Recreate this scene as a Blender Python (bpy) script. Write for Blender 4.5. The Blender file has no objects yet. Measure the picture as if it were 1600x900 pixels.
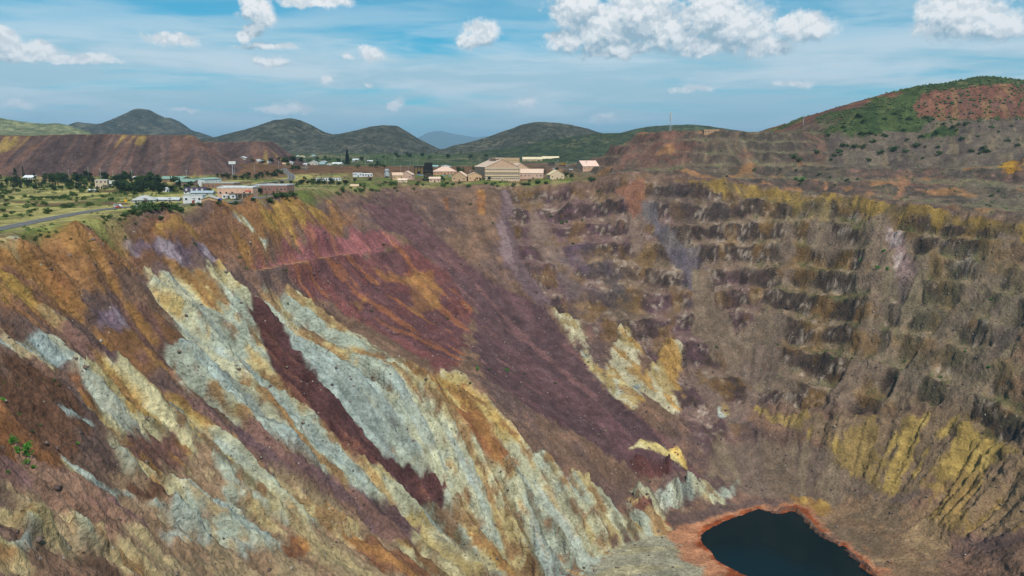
import bpy, bmesh, math, random
import numpy as np
from mathutils import Vector, Matrix, noise as mnoise

scene = bpy.context.scene
COL = scene.collection

# ---------------------------------------------------------------- camera
cam_data = bpy.data.cameras.new('camera'); cam = bpy.data.objects.new('camera', cam_data); COL.objects.link(cam)
cam_data.sensor_width = 36.0; cam_data.lens = 36.0 * 1160 / 1600
cam_data.clip_start = 1.0; cam_data.clip_end = 90000.0
cam.location = (0, 0, 36.0)
cam.rotation_euler = (math.radians(90) - math.atan(212 / 1160), 0, 0)
scene.camera = cam
scene.render.resolution_x = 1024; scene.render.resolution_y = 576
scene.render.engine = 'CYCLES'
scene.cycles.use_denoising = True
scene.cycles.max_bounces = 3; scene.cycles.diffuse_bounces = 1; scene.cycles.glossy_bounces = 2
scene.cycles.transparent_max_bounces = 8; scene.cycles.volume_bounces = 0
scene.view_settings.view_transform = 'Standard'; scene.view_settings.look = 'None'
scene.view_settings.exposure = 0.12; scene.view_settings.gamma = 1.0

# ---------------------------------------------------------------- sky: Nishita air, a thin high layer and fair-weather cumulus
SUN_EL, SUN_AZ = 54.0, 158.0      # degrees; azimuth clockwise from +Y (the way the camera looks)
world = bpy.data.worlds.new('World'); scene.world = world; world.use_nodes = True
world.cycles.sampling_method = 'MANUAL'; world.cycles.sample_map_resolution = 512
W = world.node_tree; W.nodes.clear()

class NT:
    def __init__(self, tree): self.t = tree
    def n(self, typ, **kw):
        nd = self.t.nodes.new(typ)
        for k, v in kw.items(): setattr(nd, k, v)
        return nd
    def link(self, a, b): self.t.links.new(a, b)
    def put(self, sock, v):
        if isinstance(v, bpy.types.NodeSocket): self.t.links.new(v, sock)
        else: sock.default_value = v
    def math(self, op, a, b=None, c=None, clamp=False):
        nd = self.n('ShaderNodeMath', operation=op, use_clamp=clamp)
        for i, v in enumerate((a, b, c)):
            if v is not None: self.put(nd.inputs[i], v)
        return nd.outputs[0]
    def vmath(self, op, a, b=None, c=None):
        nd = self.n('ShaderNodeVectorMath', operation=op)
        for i, v in enumerate((a, b, c)):
            if v is not None: self.put(nd.inputs[i], v)
        return nd.outputs['Value'] if op in ('LENGTH', 'DOT_PRODUCT') else nd.outputs[0]
    def noise(self, vec, scale, detail=4, rough=.5, dist=0.0):
        nd = self.n('ShaderNodeTexNoise'); self.put(nd.inputs['Vector'], vec)
        nd.inputs['Scale'].default_value = scale; nd.inputs['Detail'].default_value = detail
        nd.inputs['Roughness'].default_value = rough; nd.inputs['Distortion'].default_value = dist
        return nd.outputs['Fac']
    def smooth(self, v, lo, hi, a=0.0, b=1.0):
        nd = self.n('ShaderNodeMapRange', interpolation_type='SMOOTHSTEP')
        self.put(nd.inputs[0], v)
        for i, q in zip((1, 2, 3, 4), (lo, hi, a, b)): self.put(nd.inputs[i], q)
        return nd.outputs[0]
    def mix(self, f, a, b, mode='MIX'):
        nd = self.n('ShaderNodeMix', data_type='RGBA', blend_type=mode)
        self.put(nd.inputs[0], f)
        for s, v in ((nd.inputs[6], a), (nd.inputs[7], b)):
            if isinstance(v, tuple) and len(v) == 3: v = v + (1,)
            self.put(s, v)
        return nd.outputs[2]
    def comb(self, x, y, z):
        nd = self.n('ShaderNodeCombineXYZ')
        for i, v in enumerate((x, y, z)): self.put(nd.inputs[i], v)
        return nd.outputs[0]
    def sep(self, v):
        nd = self.n('ShaderNodeSeparateXYZ'); self.put(nd.inputs[0], v); return nd.outputs

# clouds: azimuth, elevation, half width, half height (degrees)
CUMULUS = [
  (4.69, 10.38, 2.32, 2.16, 1.00),
  (6.81, 8.83, 2.77, 2.39, 1.00),
  (9.32, 9.85, 3.32, 2.95, 1.00),
  (11.42, 8.41, 2.77, 1.82, 1.00),
  (4.02, 8.12, 1.88, 1.02, 1.00),
  (7.55, 7.36, 3.32, 0.80, 1.00),
  (14.27, 9.68, 2.77, 2.39, 1.00),
  (16.08, 8.55, 3.32, 2.27, 1.00),
  (17.87, 7.41, 2.54, 1.02, 1.00),
  (13.94, 7.47, 3.32, 0.91, 1.00),
  (20.54, 8.46, 2.54, 1.14, 1.00),
  (19.49, 8.59, 1.00, 0.91, 1.00),
  (-2.36, 8.66, 1.66, 1.14, 1.00),
  (-2.93, 8.13, 1.44, 0.68, 1.00),
  (30.27, 8.26, 3.43, 1.70, 1.00),
  (29.14, 9.04, 2.21, 1.48, 1.00),
  (32.04, 7.66, 1.99, 1.02, 1.00),
  (-18.15, 9.82, 1.33, 1.02, 1.00),
  (-17.68, 9.31, 1.00, 0.91, 1.00),
  (-18.58, 8.43, 0.89, 0.80, 1.00),
  (-19.03, 7.99, 0.55, 0.57, 1.00),
  (-14.24, 10.44, 3.04, 0.57, 1.00),
  (-31.82, 6.47, 2.21, 0.80, 1.00),
  (-32.87, 6.02, 2.21, 0.68, 1.00),
  (-30.14, 5.96, 4.43, 0.45, 0.85),
  (-33.27, 6.97, 1.11, 0.80, 1.00),
  (-10.24, 7.09, 1.11, 0.57, 1.00),
  (-17.29, 6.27, 1.33, 0.45, 1.00),
  (-23.72, 7.46, 2.77, 0.57, 0.85),
  (-28.33, 5.99, 1.66, 0.28, 0.90),
  (-15.93, 3.09, 2.21, 0.74, 0.75),
  (-17.26, 2.98, 1.66, 0.51, 0.70),
  (-8.58, 3.64, 1.00, 0.91, 0.72),
  (-13.59, 5.15, 0.72, 0.45, 0.80),
  (20.16, 4.76, 2.77, 0.57, 0.60),
  (6.95, 2.49, 1.66, 0.80, 0.70),
  (13.39, 4.57, 3.32, 0.45, 0.65),
  (0.96, 3.68, 2.21, 0.80, 0.62),
  (-11.94, 6.83, 0.89, 0.40, 0.70),
  (-17.45, 7.34, 3.32, 0.34, 0.80),
  (-32.85, 2.97, 1.44, 0.45, 0.65),
  (-23.19, 2.78, 2.21, 0.34, 0.60),
  (-10.64, 4.84, 0.55, 0.34, 0.70),
]
def cumulus_group():
    g = bpy.data.node_groups.new('cumulus', 'ShaderNodeTree')
    g.interface.new_socket('Angles', in_out='INPUT', socket_type='NodeSocketVector')
    g.interface.new_socket('Density', in_out='OUTPUT', socket_type='NodeSocketFloat')
    k = NT(g); i = k.n('NodeGroupInput'); o = k.n('NodeGroupOutput')
    P = i.outputs[0]
    # crumple the outlines
    w = k.n('ShaderNodeTexNoise'); k.put(w.inputs['Vector'], P); w.inputs['Scale'].default_value = .55; w.inputs['Detail'].default_value = 3; w.inputs['Roughness'].default_value = .6
    Q = k.vmath('MULTIPLY_ADD', k.vmath('SUBTRACT', w.outputs['Color'], (.5, .5, .5)), (1.5, 1.1, 0), P)
    best = None
    for a, e, ra, re, wt in CUMULUS:
        v = k.vmath('MULTIPLY_ADD', Q, (1 / ra, 1 / re, 0), (-a / ra, -e / re, 0))
        d = k.math('MULTIPLY_ADD', k.vmath('LENGTH', v), -1.0, wt)
        best = d if best is None else k.math('SMOOTH_MAX', best, d, .12)
    n = k.noise(P, 1.1, 5, .62)
    # the same kind of cloud, scattered at random over the rest of the sky
    far = k.math('MULTIPLY_ADD', k.noise(k.vmath('MULTIPLY', P, (1.0, 1.7, 1)), .055, 3, .5), 5.0, -3.55)
    s = k.sep(P)
    outside = k.smooth(k.math('ABSOLUTE', s[0]), 36, 46)
    above = k.smooth(s[1], 14, 19)
    far = k.math('ADD', k.math('MULTIPLY', k.math('ADD', far, 1.0), k.math('MAXIMUM', outside, above)), -1.0)
    best = k.math('MAXIMUM', best, far)
    k.link(k.math('ADD', best, k.math('MULTIPLY_ADD', n, 1.25, -.66)), o.inputs[0])
    return g

k = NT(W)
tc = k.n('ShaderNodeTexCoord'); D = tc.outputs['Generated']
sx, sy, sz = k.sep(D)[:3]
sky = k.n('ShaderNodeTexSky', sky_type='NISHITA'); sky.sun_disc = False
sky.sun_elevation = math.radians(SUN_EL); sky.sun_rotation = math.radians(SUN_AZ)
sky.air_density = 1.0; sky.dust_density = .6; sky.ozone_density = 1.2; sky.altitude = 1500
air = k.mix(1.0, sky.outputs[0], (.08, .70, .78), 'MULTIPLY')
deg = 180 / math.pi
az = k.math('MULTIPLY', k.math('ARCTAN2', sx, sy), deg)
el = k.math('MULTIPLY', k.math('ARCSINE', sz), deg)
ang = k.comb(az, el, 0)
# thin high layer, seen on a plane overhead
zz = k.math('ADD', k.math('MAXIMUM', sz, 0.0), .07)
plane = k.comb(k.math('DIVIDE', sx, zz), k.math('DIVIDE', sy, zz), 0)
th = k.math('MULTIPLY_ADD', k.noise(k.vmath('MULTIPLY', plane, (.55, 1.3, 1)), .9, 5, .62, .4), 1.0, 0.0)
lowel = k.smooth(el, 13, 3)
thin = k.math('MULTIPLY', k.smooth(k.math('MULTIPLY_ADD', lowel, .16, th), .37, .68), .90)
wisp = k.math('MULTIPLY', k.smooth(k.noise(k.vmath('MULTIPLY', ang, (.06, .42, 1)), 1.0, 4, .6, .3), .42, .62), .85)
veil = k.smooth(el, 10.5, 5, .30, 1.0)
thin = k.math('MULTIPLY', thin, veil); wisp = k.math('MULTIPLY', wisp, veil)
col = k.mix(thin, air, (3.7, 5.0, 5.5))
col = k.mix(wisp, col, (5.6, 6.3, 6.7))
grp = cumulus_group()
def dens(v):
    g = k.n('ShaderNodeGroup'); g.node_tree = grp; k.put(g.inputs[0], v); return g.outputs[0]
d0 = dens(ang)
d1 = dens(k.vmath('ADD', ang, (.1, 1.3, 0)))
lit = k.smooth(k.math('SUBTRACT', d0, d1), -.55, .55)
def billow(v): return k.noise(v, .6, 4, .58)
rel = k.math('SUBTRACT', billow(ang), billow(k.vmath('ADD', ang, (.08, .30, 0))))
lit = k.math('ADD', k.math('MULTIPLY', lit, .80), k.smooth(rel, -.08, .08, -.20, .32), clamp=True)
cc = k.mix(lit, (2.6, 3.5, 4.1), (7.4, 7.3, 7.2))
col = k.mix(k.smooth(d0, -.10, .42), col, cc)
bg = k.n('ShaderNodeBackground'); k.link(col, bg.inputs[0]); bg.inputs[1].default_value = 0.128
wo = k.n('ShaderNodeOutputWorld'); k.link(bg.outputs[0], wo.inputs[0])

# ---------------------------------------------------------------- sun, softened by thin cloud
sd = bpy.data.lights.new('sun', 'SUN'); sun = bpy.data.objects.new('sun', sd); COL.objects.link(sun)
sd.energy = 4.2; sd.angle = math.radians(3); sd.color = (1.0, .95, .87)
_a, _e = math.radians(SUN_AZ), math.radians(SUN_EL)
sun.rotation_euler = Vector((math.sin(_a) * math.cos(_e), math.cos(_a) * math.cos(_e), math.sin(_e))).to_track_quat('Z', 'Y').to_euler()

# ---------------------------------------------------------------- survey data (world metres)
CTRL = [
  (-252.3,365.0,-1.9), (-331.2,365.0,-1.9), (-450.8,500.0,1.4), (-400,470,1), (-300,470,0), (-470,620,1),
  (-330,640,0), (-230,600,0), (-470,800,3), (-330,800,2), (-210,760,-1), (-130,880,0),
  (-470,1000,6), (-330,950,5), (-200,950,2), (0,960,2), (70,960,3), (-400,1250,14),
  (-150,1280,12), (60,1280,12), (120,1000,6), (-215.0,310.0,-1.5), (-213.1,380.0,-0.1), (-213.5,460.0,1.4),
  (-203.9,505.0,-0.3), (-192.2,560.0,-0.4), (-186.0,620.0,-0.6), (-169.2,760.0,-4.3), (-117.7,860.0,-3.8), (-38.7,905.0,-4.3),
  (78.6,920.0,-1.1), (123.6,905.0,3.3), (153.5,900.0,8.1), (225.4,880.0,4.2), (298.2,872.0,-3.6), (354.7,828.0,-10.8),
  (413.4,740.0,-18.4), (463.5,672.0,-25.0), (510.8,590.0,-31.3), (-300,330,1), (-330,400,0), (-275,425,0),
  (-262,450,0), (-262,490,0), (-240,480,0), (-275,560,0), (-225,545,0.5), (-240,580,0),
  (-215,600,0), (-232,640,0), (-210,690,0), (-235,510,-0.3), (-216,528,-0.5), (-206,555,-0.5),
  (-200,590,-0.6), (-222,506,-0.3), (-196,640,-0.6), (-180,820,-2), (-330,720,1), (-400,330,2),
  (-300,250,2), (-90,930,-2), (-20,935,0), (50,940,2), (-383.0,1000.0,15.9), (-360.6,1060.0,19.2),
  (-333.8,1090.0,16.8), (-309.0,1100.0,13.0), (-266.9,1120.0,14.4), (-211.6,1130.0,12.3), (-156.6,1150.0,11.9), (-20.1,1180.0,17.2),
  (50.6,1190.0,20.1), (101.2,1190.0,20.1), (-98.7,1160.0,12.7), (54.1,1060.0,14.7), (-170.7,240.0,-27.4), (-138.7,190.0,-42.8),
  (-113.2,150.0,-56.1), (-202.4,330.0,-24.3), (-209.3,400.0,-26.5), (-176.6,330.0,-57.2), (-142.3,260.0,-71.8), (-112.8,200.0,-82.7),
  (-192.2,440.0,-36.6), (-201.3,495.0,-19.6), (-156.0,440.0,-72.2), (-127.7,350.0,-109.1), (-101.5,270.0,-124.3), (-176.0,580.0,-34.2),
  (-153.3,545.0,-73.3), (-118.5,440.0,-104.6), (-157.3,715.0,-32.0), (-147.4,665.0,-55.0), (-97.5,550.0,-99.2), (-79.4,435.0,-144.4),
  (-64.9,345.0,-168.8), (-123.9,800.0,-26.3), (-68.4,790.0,-52.8), (-61.3,700.0,-91.9), (-37.3,520.0,-125.4), (0.0,690.0,-121.1),
  (0.0,580.0,-149.4), (0.0,460.0,-181.6), (0.0,425.0,-216.3), (37.0,860.0,-38.3), (33.6,770.0,-84.2), (47.1,515.0,-187.5),
  (43.7,470.0,-214.4), (59.5,452.0,-234.7), (146.7,850.0,-44.8), (135.8,775.0,-105.6), (122.9,690.0,-152.6), (109.3,605.0,-180.1),
  (102.2,560.0,-196.2), (97.7,530.0,-214.7), (275.5,792.0,-73.7), (255.8,724.0,-128.8), (235.2,655.0,-173.4), (215.3,590.0,-208.6),
  (203.0,550.0,-229.6), (329.5,758.0,-69.0), (305.6,692.0,-121.5), (282.7,630.0,-165.4), (262.3,575.0,-202.4), (249.6,540.0,-230.1),
  (391.1,692.0,-59.9), (368.0,641.0,-109.9), (344.2,590.0,-152.6), (323.2,545.0,-190.0), (301.4,500.0,-220.4), (283.6,465.0,-235.3),
  (438.2,628.0,-62.1), (414.1,586.0,-97.4), (388.5,541.0,-136.9), (365.6,501.0,-171.7), (345.0,465.0,-202.4), (319.6,425.0,-216.3),
  (450.5,510.0,-80.1), (421.9,470.0,-114.2), (396.8,435.0,-144.4), (371.0,400.0,-169.1), (347.8,370.0,-183.7), (-150,70,-25),
  (-60,70,-50), (20,100,-110), (100,200,-170), (60,330,-215), (200,330,-215), (350,250,-170),
  (150,440,-234), (250,440,-236), (500,300,-100), (650,400,-20), (300,80,-100), (163.4,960.0,16.7),
  (237.7,930.0,12.6), (312.2,915.0,6.8), (375.8,880.0,2.0), (445.3,800.0,-7.1), (505.0,735.0,-14.9), (395.8,930.0,17.3),
  (487.6,880.0,10.9), (553.1,810.0,7.4), (632.6,740.0,3.6), (423.8,1000.0,38.5), (528.7,960.0,40.8), (610.3,900.0,38.3),
  (721.0,850.0,34.6), (437.9,1060.0,69.4), (568.7,1040.0,81.6), (666.3,990.0,79.4), (799.8,950.0,73.8), (368.4,1090.0,57.7),
  (414.0,1090.0,64.1), (512.2,1090.0,99.0), (593.1,1110.0,129.9), (681.1,1120.0,144.3), (740.5,1110.0,137.1), (902.4,1080.0,123.0),
  (380,1200,62), (-800,300,3), (-800,600,3), (-800,900,8), (-600,450,2), (-600,700,3),
  (-620,1000,6), (-800,1280,10), (830,1000,120), (830,700,50), (830,400,20), (830,1280,80),
  (800,150,0), (330,1240,50), (480,1260,90), (640,1260,90), (640,1150,130),
]
LAKE = [
  (137.2,490.1), (151.3,504.9), (173.9,523.5), (188.9,533.8), (201.2,526.6), (218.5,529.7),
  (219.8,511.6), (219.6,490.1), (226.5,474.4), (233.0,454.8), (234.6,435.9), (211.7,421.8),
  (171.8,421.8), (149.9,441.8), (141.6,464.4),
]
MOUNDS = [
  (106.6,548.6,22,8), (136.6,538.5,12,6), (49.1,509.6,18,7),
]
LEDGE = [
  (-175.0,496.2), (-169.1,538.8), (-156.4,599.2), (-145.4,674.5),
]
DUMPS = [
  ([(-830,905),(-560,900),(-450,905),(-380,925),(-345,960),(-340,1010),(-370,1085),(-450,1160),(-830,1180)],3,58,0.66),
  ([(-600,1150),(-420,1130),(-350,1150),(-325,1205),(-345,1275),(-600,1285)],14,53,0.66),
  ([(92,1075),(130,1010),(180,965),(250,940),(330,935),(420,960),(420,1200),(150,1200),(100,1120)],4,30,0.75),
  ([(112,1085),(150,1020),(200,985),(260,965),(350,960),(430,1000),(430,1200),(180,1200),(120,1100)],28,50,0.75),
  ([(155,1090),(190,1030),(270,1000),(350,995),(430,1020),(430,1200),(200,1200),(160,1110)],48,66,0.7),
]
PIT = [
  (-215.0,310.0), (-213.1,380.0), (-213.5,460.0), (-203.9,505.0), (-192.2,560.0), (-186.0,620.0), (-169.2,760.0), (-117.7,860.0),
  (-38.7,905.0), (78.6,920.0), (123.6,905.0), (153.5,900.0), (225.4,880.0), (298.2,872.0), (354.7,828.0), (413.4,740.0),
  (463.5,672.0), (510.8,590.0), (620,420), (640,100), (300,60), (-130,60), (-190,200),
]
WALL = [
  (-23.3,908.2), (78.5,918.6), (123.5,903.9), (153.5,899.9), (225.3,879.7), (297.9,870.9), (354.5,827.4), (413.3,739.8),
  (463.4,671.9), (365.8,501.2), (333.5,567.1), (296.2,596.2), (216.2,629.8), (159.9,584.4), (146.0,621.4), (121.5,681.3),
  (38.5,729.6), (0.0,781.3),
]
ZONES = [
  ('orange_slope',[(-221.8,320.2),(-227.3,405.2),(-214.5,462.0),(-186.8,622.7),(-173.0,732.6),(-150.8,728.8),(-169.6,592.6),(-177.9,511.6),(-189.3,462.6),(-206.4,414.8),(-192.0,365.4),(-195.0,330.5),(-177.1,269.6),(-173.8,244.8)]),
  ('ochre',[(-190.9,555.3),(-188.4,665.2),(-174.6,725.8),(-171.7,663.5),(-175.5,562.7),(-180.3,540.9)]),
  ('ochre',[(-214.0,446.7),(-207.5,471.6),(-196.4,481.8),(-198.6,458.3)]),
  ('ochre',[(-199.2,284.5),(-192.9,292.6),(-185.3,283.4),(-185.4,262.8)]),
  ('paleclay',[(-221.8,320.2),(-226.2,339.7),(-214.6,317.0),(-216.3,311.9)]),
  ('paleclay',[(-193.9,516.0),(-193.0,530.7),(-183.7,531.1),(-185.3,519.7)]),
  ('paleclay',[(-182.0,532.2),(-176.9,544.1),(-178.9,528.8)]),
  ('lavender',[(-219.6,415.0),(-218.3,431.0),(-213.1,435.4),(-204.3,444.6),(-197.2,454.5),(-192.5,471.5),(-186.6,487.4),(-185.5,467.4),(-196.6,442.5),(-206.3,431.3),(-213.8,420.4)]),
  ('rust',[(-206.2,365.7),(-203.4,375.1),(-196.1,377.9),(-195.6,367.4)]),
  ('rust',[(-206.0,310.7),(-206.6,335.5),(-200.2,335.8),(-199.3,322.1)]),
  ('rust',[(-256.2,401.6),(-254.1,427.7),(-216.7,375.1),(-225.4,362.8)]),
  ('pink',[(-169.6,592.6),(-154.0,713.2),(-127.0,734.4),(-111.2,732.3),(-137.5,687.9),(-149.8,615.3),(-171.0,530.4),(-176.6,507.0)]),
  ('redslope',[(-167.1,531.7),(-146.0,666.3),(-102.7,740.2),(-63.9,732.2),(-36.3,687.7),(-40.7,570.7),(-46.0,513.3),(-97.7,551.0),(-139.0,563.9),(-156.1,538.8)]),
  ('rust',[(-99.1,691.3),(-77.6,717.5),(-67.6,674.7),(-70.0,650.8),(-85.7,627.2),(-92.4,657.1)]),
  ('rust',[(-128.8,671.3),(-96.6,690.2),(-94.6,674.4),(-119.8,651.8)]),
  ('rust',[(-129.3,575.7),(-119.9,592.6),(-117.3,565.3)]),
  ('rust',[(-24.2,685.8),(-6.1,687.1),(0.0,650.1),(-14.4,651.2)]),
  ('talus_purple',[(-155.4,754.3),(-123.6,823.0),(-96.2,796.2),(-25.7,733.0),(31.7,719.0),(59.5,668.5),(102.2,594.5),(147.2,552.3),(118.8,538.5),(64.3,542.0),(19.5,538.9),(-19.9,554.1),(-35.4,611.6),(-33.0,679.6),(-69.9,728.2),(-103.4,745.5),(-128.0,740.7)]),
  ('path',[(-176.2,499.1),(-170.7,529.5),(-156.6,600.1),(-147.0,671.4),(-146.0,666.3),(-156.0,597.4),(-168.1,535.3),(-173.8,497.7)]),
  ('chute',[(-13.0,896.6),(-2.3,899.8),(0.0,837.7),(8.2,783.6),(38.5,729.6),(25.3,718.5),(-6.6,759.8),(-14.2,821.3)]),
  ('rust',[(-79.4,857.7),(-74.3,857.4),(-69.1,836.6),(-72.9,830.5)]),
  ('rust',[(-41.8,886.9),(-32.8,890.1),(-31.0,838.2),(-37.2,830.4)]),
  ('fan',[(123.2,888.8),(157.3,894.5),(153.2,876.6),(149.8,862.0),(139.9,854.4),(135.5,860.5)]),
  ('greyslide',[(151.2,867.3),(163.6,866.0),(173.5,836.4),(200.1,808.1),(204.4,778.7),(190.3,759.4),(185.8,787.9),(164.6,825.9)]),
  ('indigo',[(34.6,797.0),(75.4,828.9),(105.9,812.2),(127.7,790.2),(104.8,744.1),(85.3,746.0),(63.0,712.8),(51.6,734.3)]),
  ('indigo',[(169.8,814.4),(207.5,810.3),(214.2,777.2),(205.0,751.1),(182.3,752.7),(177.9,781.9)]),
  ('darkrock',[(99.9,789.3),(120.7,789.4),(122.0,748.8),(108.4,711.4),(96.0,724.6)]),
  ('darkrock',[(160.0,892.6),(223.7,872.2),(256.6,855.0),(237.6,835.8),(188.6,841.6),(164.3,871.1)]),
  ('yellowrock',[(39.4,721.4),(66.3,714.4),(74.1,664.3),(83.1,639.5),(97.8,686.8),(114.2,725.5),(124.3,699.0),(118.9,653.4),(139.3,677.9),(153.2,713.3),(172.0,703.1),(151.8,664.2),(149.1,622.9),(132.4,609.9),(119.3,631.6),(106.4,603.9),(88.4,613.5),(74.1,635.7),(62.9,673.6),(49.3,695.6)]),
  ('paleclay',[(62.9,673.6),(73.1,654.7),(77.1,637.2),(67.0,652.4)]),
  ('paleclay',[(88.5,636.7),(115.4,643.1),(115.5,625.7),(91.9,619.3)]),
  ('paleclay',[(182.7,632.3),(192.7,637.5),(193.0,627.8),(181.6,616.4)]),
  ('dust',[(197.1,793.1),(212.9,786.9),(217.8,749.6),(223.0,719.1),(253.4,737.2),(271.9,716.0),(255.6,692.8),(259.8,659.8),(262.7,635.2),(213.3,660.0),(197.5,692.1),(179.4,723.0)]),
  ('dust',[(330.0,816.3),(346.6,805.9),(341.2,773.0),(352.3,752.7),(330.7,761.2),(312.5,783.1)]),
  ('pinkscree',[(379.2,751.4),(385.8,731.9),(376.7,691.1),(363.4,660.3),(355.1,666.5),(366.6,700.5)]),
  ('dust',[(372.0,680.2),(376.2,677.1),(371.2,659.8),(381.3,635.8),(350.9,663.1)]),
  ('dust',[(407.4,622.1),(423.3,610.5),(405.0,582.2),(396.1,562.2),(384.3,578.4),(399.9,598.7)]),
  ('olive',[(364.8,723.9),(450.8,650.0),(376.8,520.6),(356.8,566.0),(331.0,593.8),(326.8,631.8)]),
  ('ochreband',[(196.7,886.2),(299.0,874.4),(355.5,830.0),(414.2,741.6),(464.6,673.7),(456.8,660.6),(407.9,728.5),(349.3,813.5),(293.2,855.5),(216.0,870.9)]),
  ('ochrerock',[(315.8,857.9),(348.1,828.7),(342.4,794.4),(316.2,815.8)]),
  ('dust',[(179.1,595.9),(218.2,599.4),(258.2,577.6),(272.6,549.3),(306.3,519.0),(284.3,510.8),(257.0,522.7),(216.5,544.6),(181.0,544.3),(153.7,558.0)]),
  ('ochre',[(219.9,547.3),(244.3,538.9),(252.9,513.7),(233.8,513.5),(219.4,532.1)]),
  ('ochrewall',[(219.1,629.8),(254.1,610.5),(284.4,592.5),(317.0,584.8),(342.8,556.7),(368.0,505.1),(357.5,486.7),(345.0,508.5),(323.9,527.3),(307.2,521.0),(283.6,529.8),(272.6,549.3),(259.9,582.3),(221.8,611.3)]),
  ('darkrock',[(193.0,627.8),(212.3,616.4),(250.5,592.3),(244.1,589.1),(209.4,606.5),(190.2,617.1)]),
  ('darkrock',[(348.3,521.4),(352.5,510.8),(354.9,499.9),(348.1,506.4)]),
  ('rightslope',[(331.2,515.2),(361.9,494.3),(333.8,446.9),(304.8,480.9),(298.4,502.7)]),
  ('floor',[(32.3,428.1),(54.4,445.2),(72.9,472.7),(110.2,492.6),(133.4,475.2),(143.9,435.4)]),
  ('sand',[(260.0,541.8),(293.8,511.7),(299.7,471.2),(277.6,432.5),(235.1,436.9),(233.9,471.1),(225.3,515.9)]),
  ('white_slope',[(-205.0,408.0),(-202.9,422.7),(-190.0,402.0),(-190.7,435.9),(-186.7,455.1),(-178.9,478.4),(-168.3,479.7),(-150.3,533.6),(-120.3,532.3),(-72.3,504.9),(-37.2,519.3),(-18.0,496.9),(13.4,490.2),(45.8,497.8),(74.0,499.8),(121.0,523.3),(113.0,495.0),(70.5,471.2),(56.5,445.2),(36.4,428.1),(-22.3,393.0),(-40.7,394.2),(-55.1,394.2),(-84.1,378.7),(-118.7,360.5),(-138.5,355.4),(-153.6,364.2),(-172.3,377.5),(-182.1,376.0)]),
  ('tanclay',[(-167.3,291.7),(-156.0,319.9),(-126.6,346.4),(-88.4,367.2),(-54.6,390.0),(-35.4,375.5),(-108.4,191.4),(-125.1,207.5),(-142.0,251.0)]),
  ('tanclay',[(-127.4,172.1),(-122.9,194.3),(-117.6,229.2),(-93.6,292.7),(-79.9,302.4),(-112.6,149.0)]),
  ('yellowclay',[(-205.0,408.0),(-202.9,422.7),(-190.7,435.9),(-186.7,455.1),(-178.9,478.4),(-170.4,480.0),(-177.0,437.4),(-180.3,409.0),(-183.6,386.4)]),
  ('yellowclay',[(-71.5,498.7),(-37.2,519.3),(-9.1,504.6),(13.4,490.2),(-4.4,481.6),(-43.9,485.5)]),
  ('rust',[(-37.3,485.7),(-26.5,488.2),(-4.4,479.6),(6.5,475.9),(-4.3,472.3),(-25.9,475.2)]),
  ('maroon',[(-166.0,454.1),(-161.4,472.4),(-153.1,468.5),(-132.5,450.1),(-110.8,439.6),(-94.3,433.0),(-71.4,433.3),(-40.1,433.5),(-43.2,423.1),(-61.9,419.2),(-88.7,402.9),(-110.9,407.2),(-127.8,411.3),(-144.7,426.9)]),
  ('brownclay',[(-185.2,366.1),(-172.5,374.4),(-160.2,365.7),(-148.5,358.1),(-149.3,344.3),(-163.5,337.3),(-174.0,314.2),(-186.0,323.0),(-189.8,347.8)]),
  ('lavender',[(-192.5,330.8),(-187.6,348.8),(-181.2,340.3),(-186.3,328.4)]),
  ('white_slope',[(-170.7,348.0),(-164.5,369.2),(-153.8,377.4),(-134.9,372.7),(-105.3,383.5),(-79.2,399.4),(-85.1,383.8),(-117.9,357.9),(-132.7,346.8),(-145.0,348.3),(-156.5,340.8)]),
  ('purpleclay',[(-174.0,287.1),(-169.1,309.4),(-161.2,325.5),(-146.5,344.5),(-118.7,360.5),(-84.6,381.2),(-50.4,400.1),(-62.8,384.7),(-93.3,359.9),(-118.4,344.1),(-129.5,337.3),(-147.5,328.5),(-159.2,309.7),(-166.3,299.0)]),
  ('salmon',[(-148.0,265.0),(-149.8,289.5),(-144.2,304.4),(-136.8,286.1),(-134.8,257.7),(-136.9,246.8)]),
  ('white_slope',[(-147.8,360.4),(-132.3,385.4),(-96.6,390.1),(-86.1,388.9),(-102.6,372.2),(-121.7,360.3),(-137.9,353.5)]),
  ('white_slope',[(-144.5,317.7),(-139.0,335.8),(-123.7,333.0),(-114.1,329.6),(-100.9,340.1),(-79.3,354.3),(-96.0,321.6),(-112.6,303.1),(-120.9,293.7),(-131.0,303.4)]),
  ('tanclay',[(-139.9,284.4),(-136.7,311.4),(-125.2,305.4),(-124.8,287.5),(-132.0,275.9)]),
  ('white_slope',[(-123.5,235.7),(-122.8,264.9),(-112.1,286.6),(-99.2,303.1),(-97.8,289.4),(-108.0,262.0),(-115.4,242.3),(-120.1,230.5)]),
  ('paleclay',[(-156.8,289.5),(-158.6,309.6),(-156.3,312.1),(-153.5,294.9),(-154.3,286.7)]),
  ('paleclay',[(-149.9,257.2),(-151.3,270.3),(-149.1,267.5),(-147.8,255.2)]),
  ('yellowclay',[(-163.7,264.7),(-165.9,308.0),(-157.5,329.6),(-140.0,327.1),(-136.9,299.1),(-140.7,270.2),(-146.0,254.8),(-153.8,258.0)]),
  ('rust',[(-162.7,262.2),(-162.5,268.2),(-154.2,261.8),(-154.6,257.5)]),
  ('brownclay',[(-147.7,271.0),(-145.5,301.6),(-136.9,299.1),(-134.4,271.1),(-136.6,248.2)]),
  ('yellowclay',[(-143.8,250.6),(-134.8,262.1),(-128.8,285.2),(-120.7,289.7),(-127.0,269.5),(-130.6,240.3),(-136.4,240.0)]),
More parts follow.
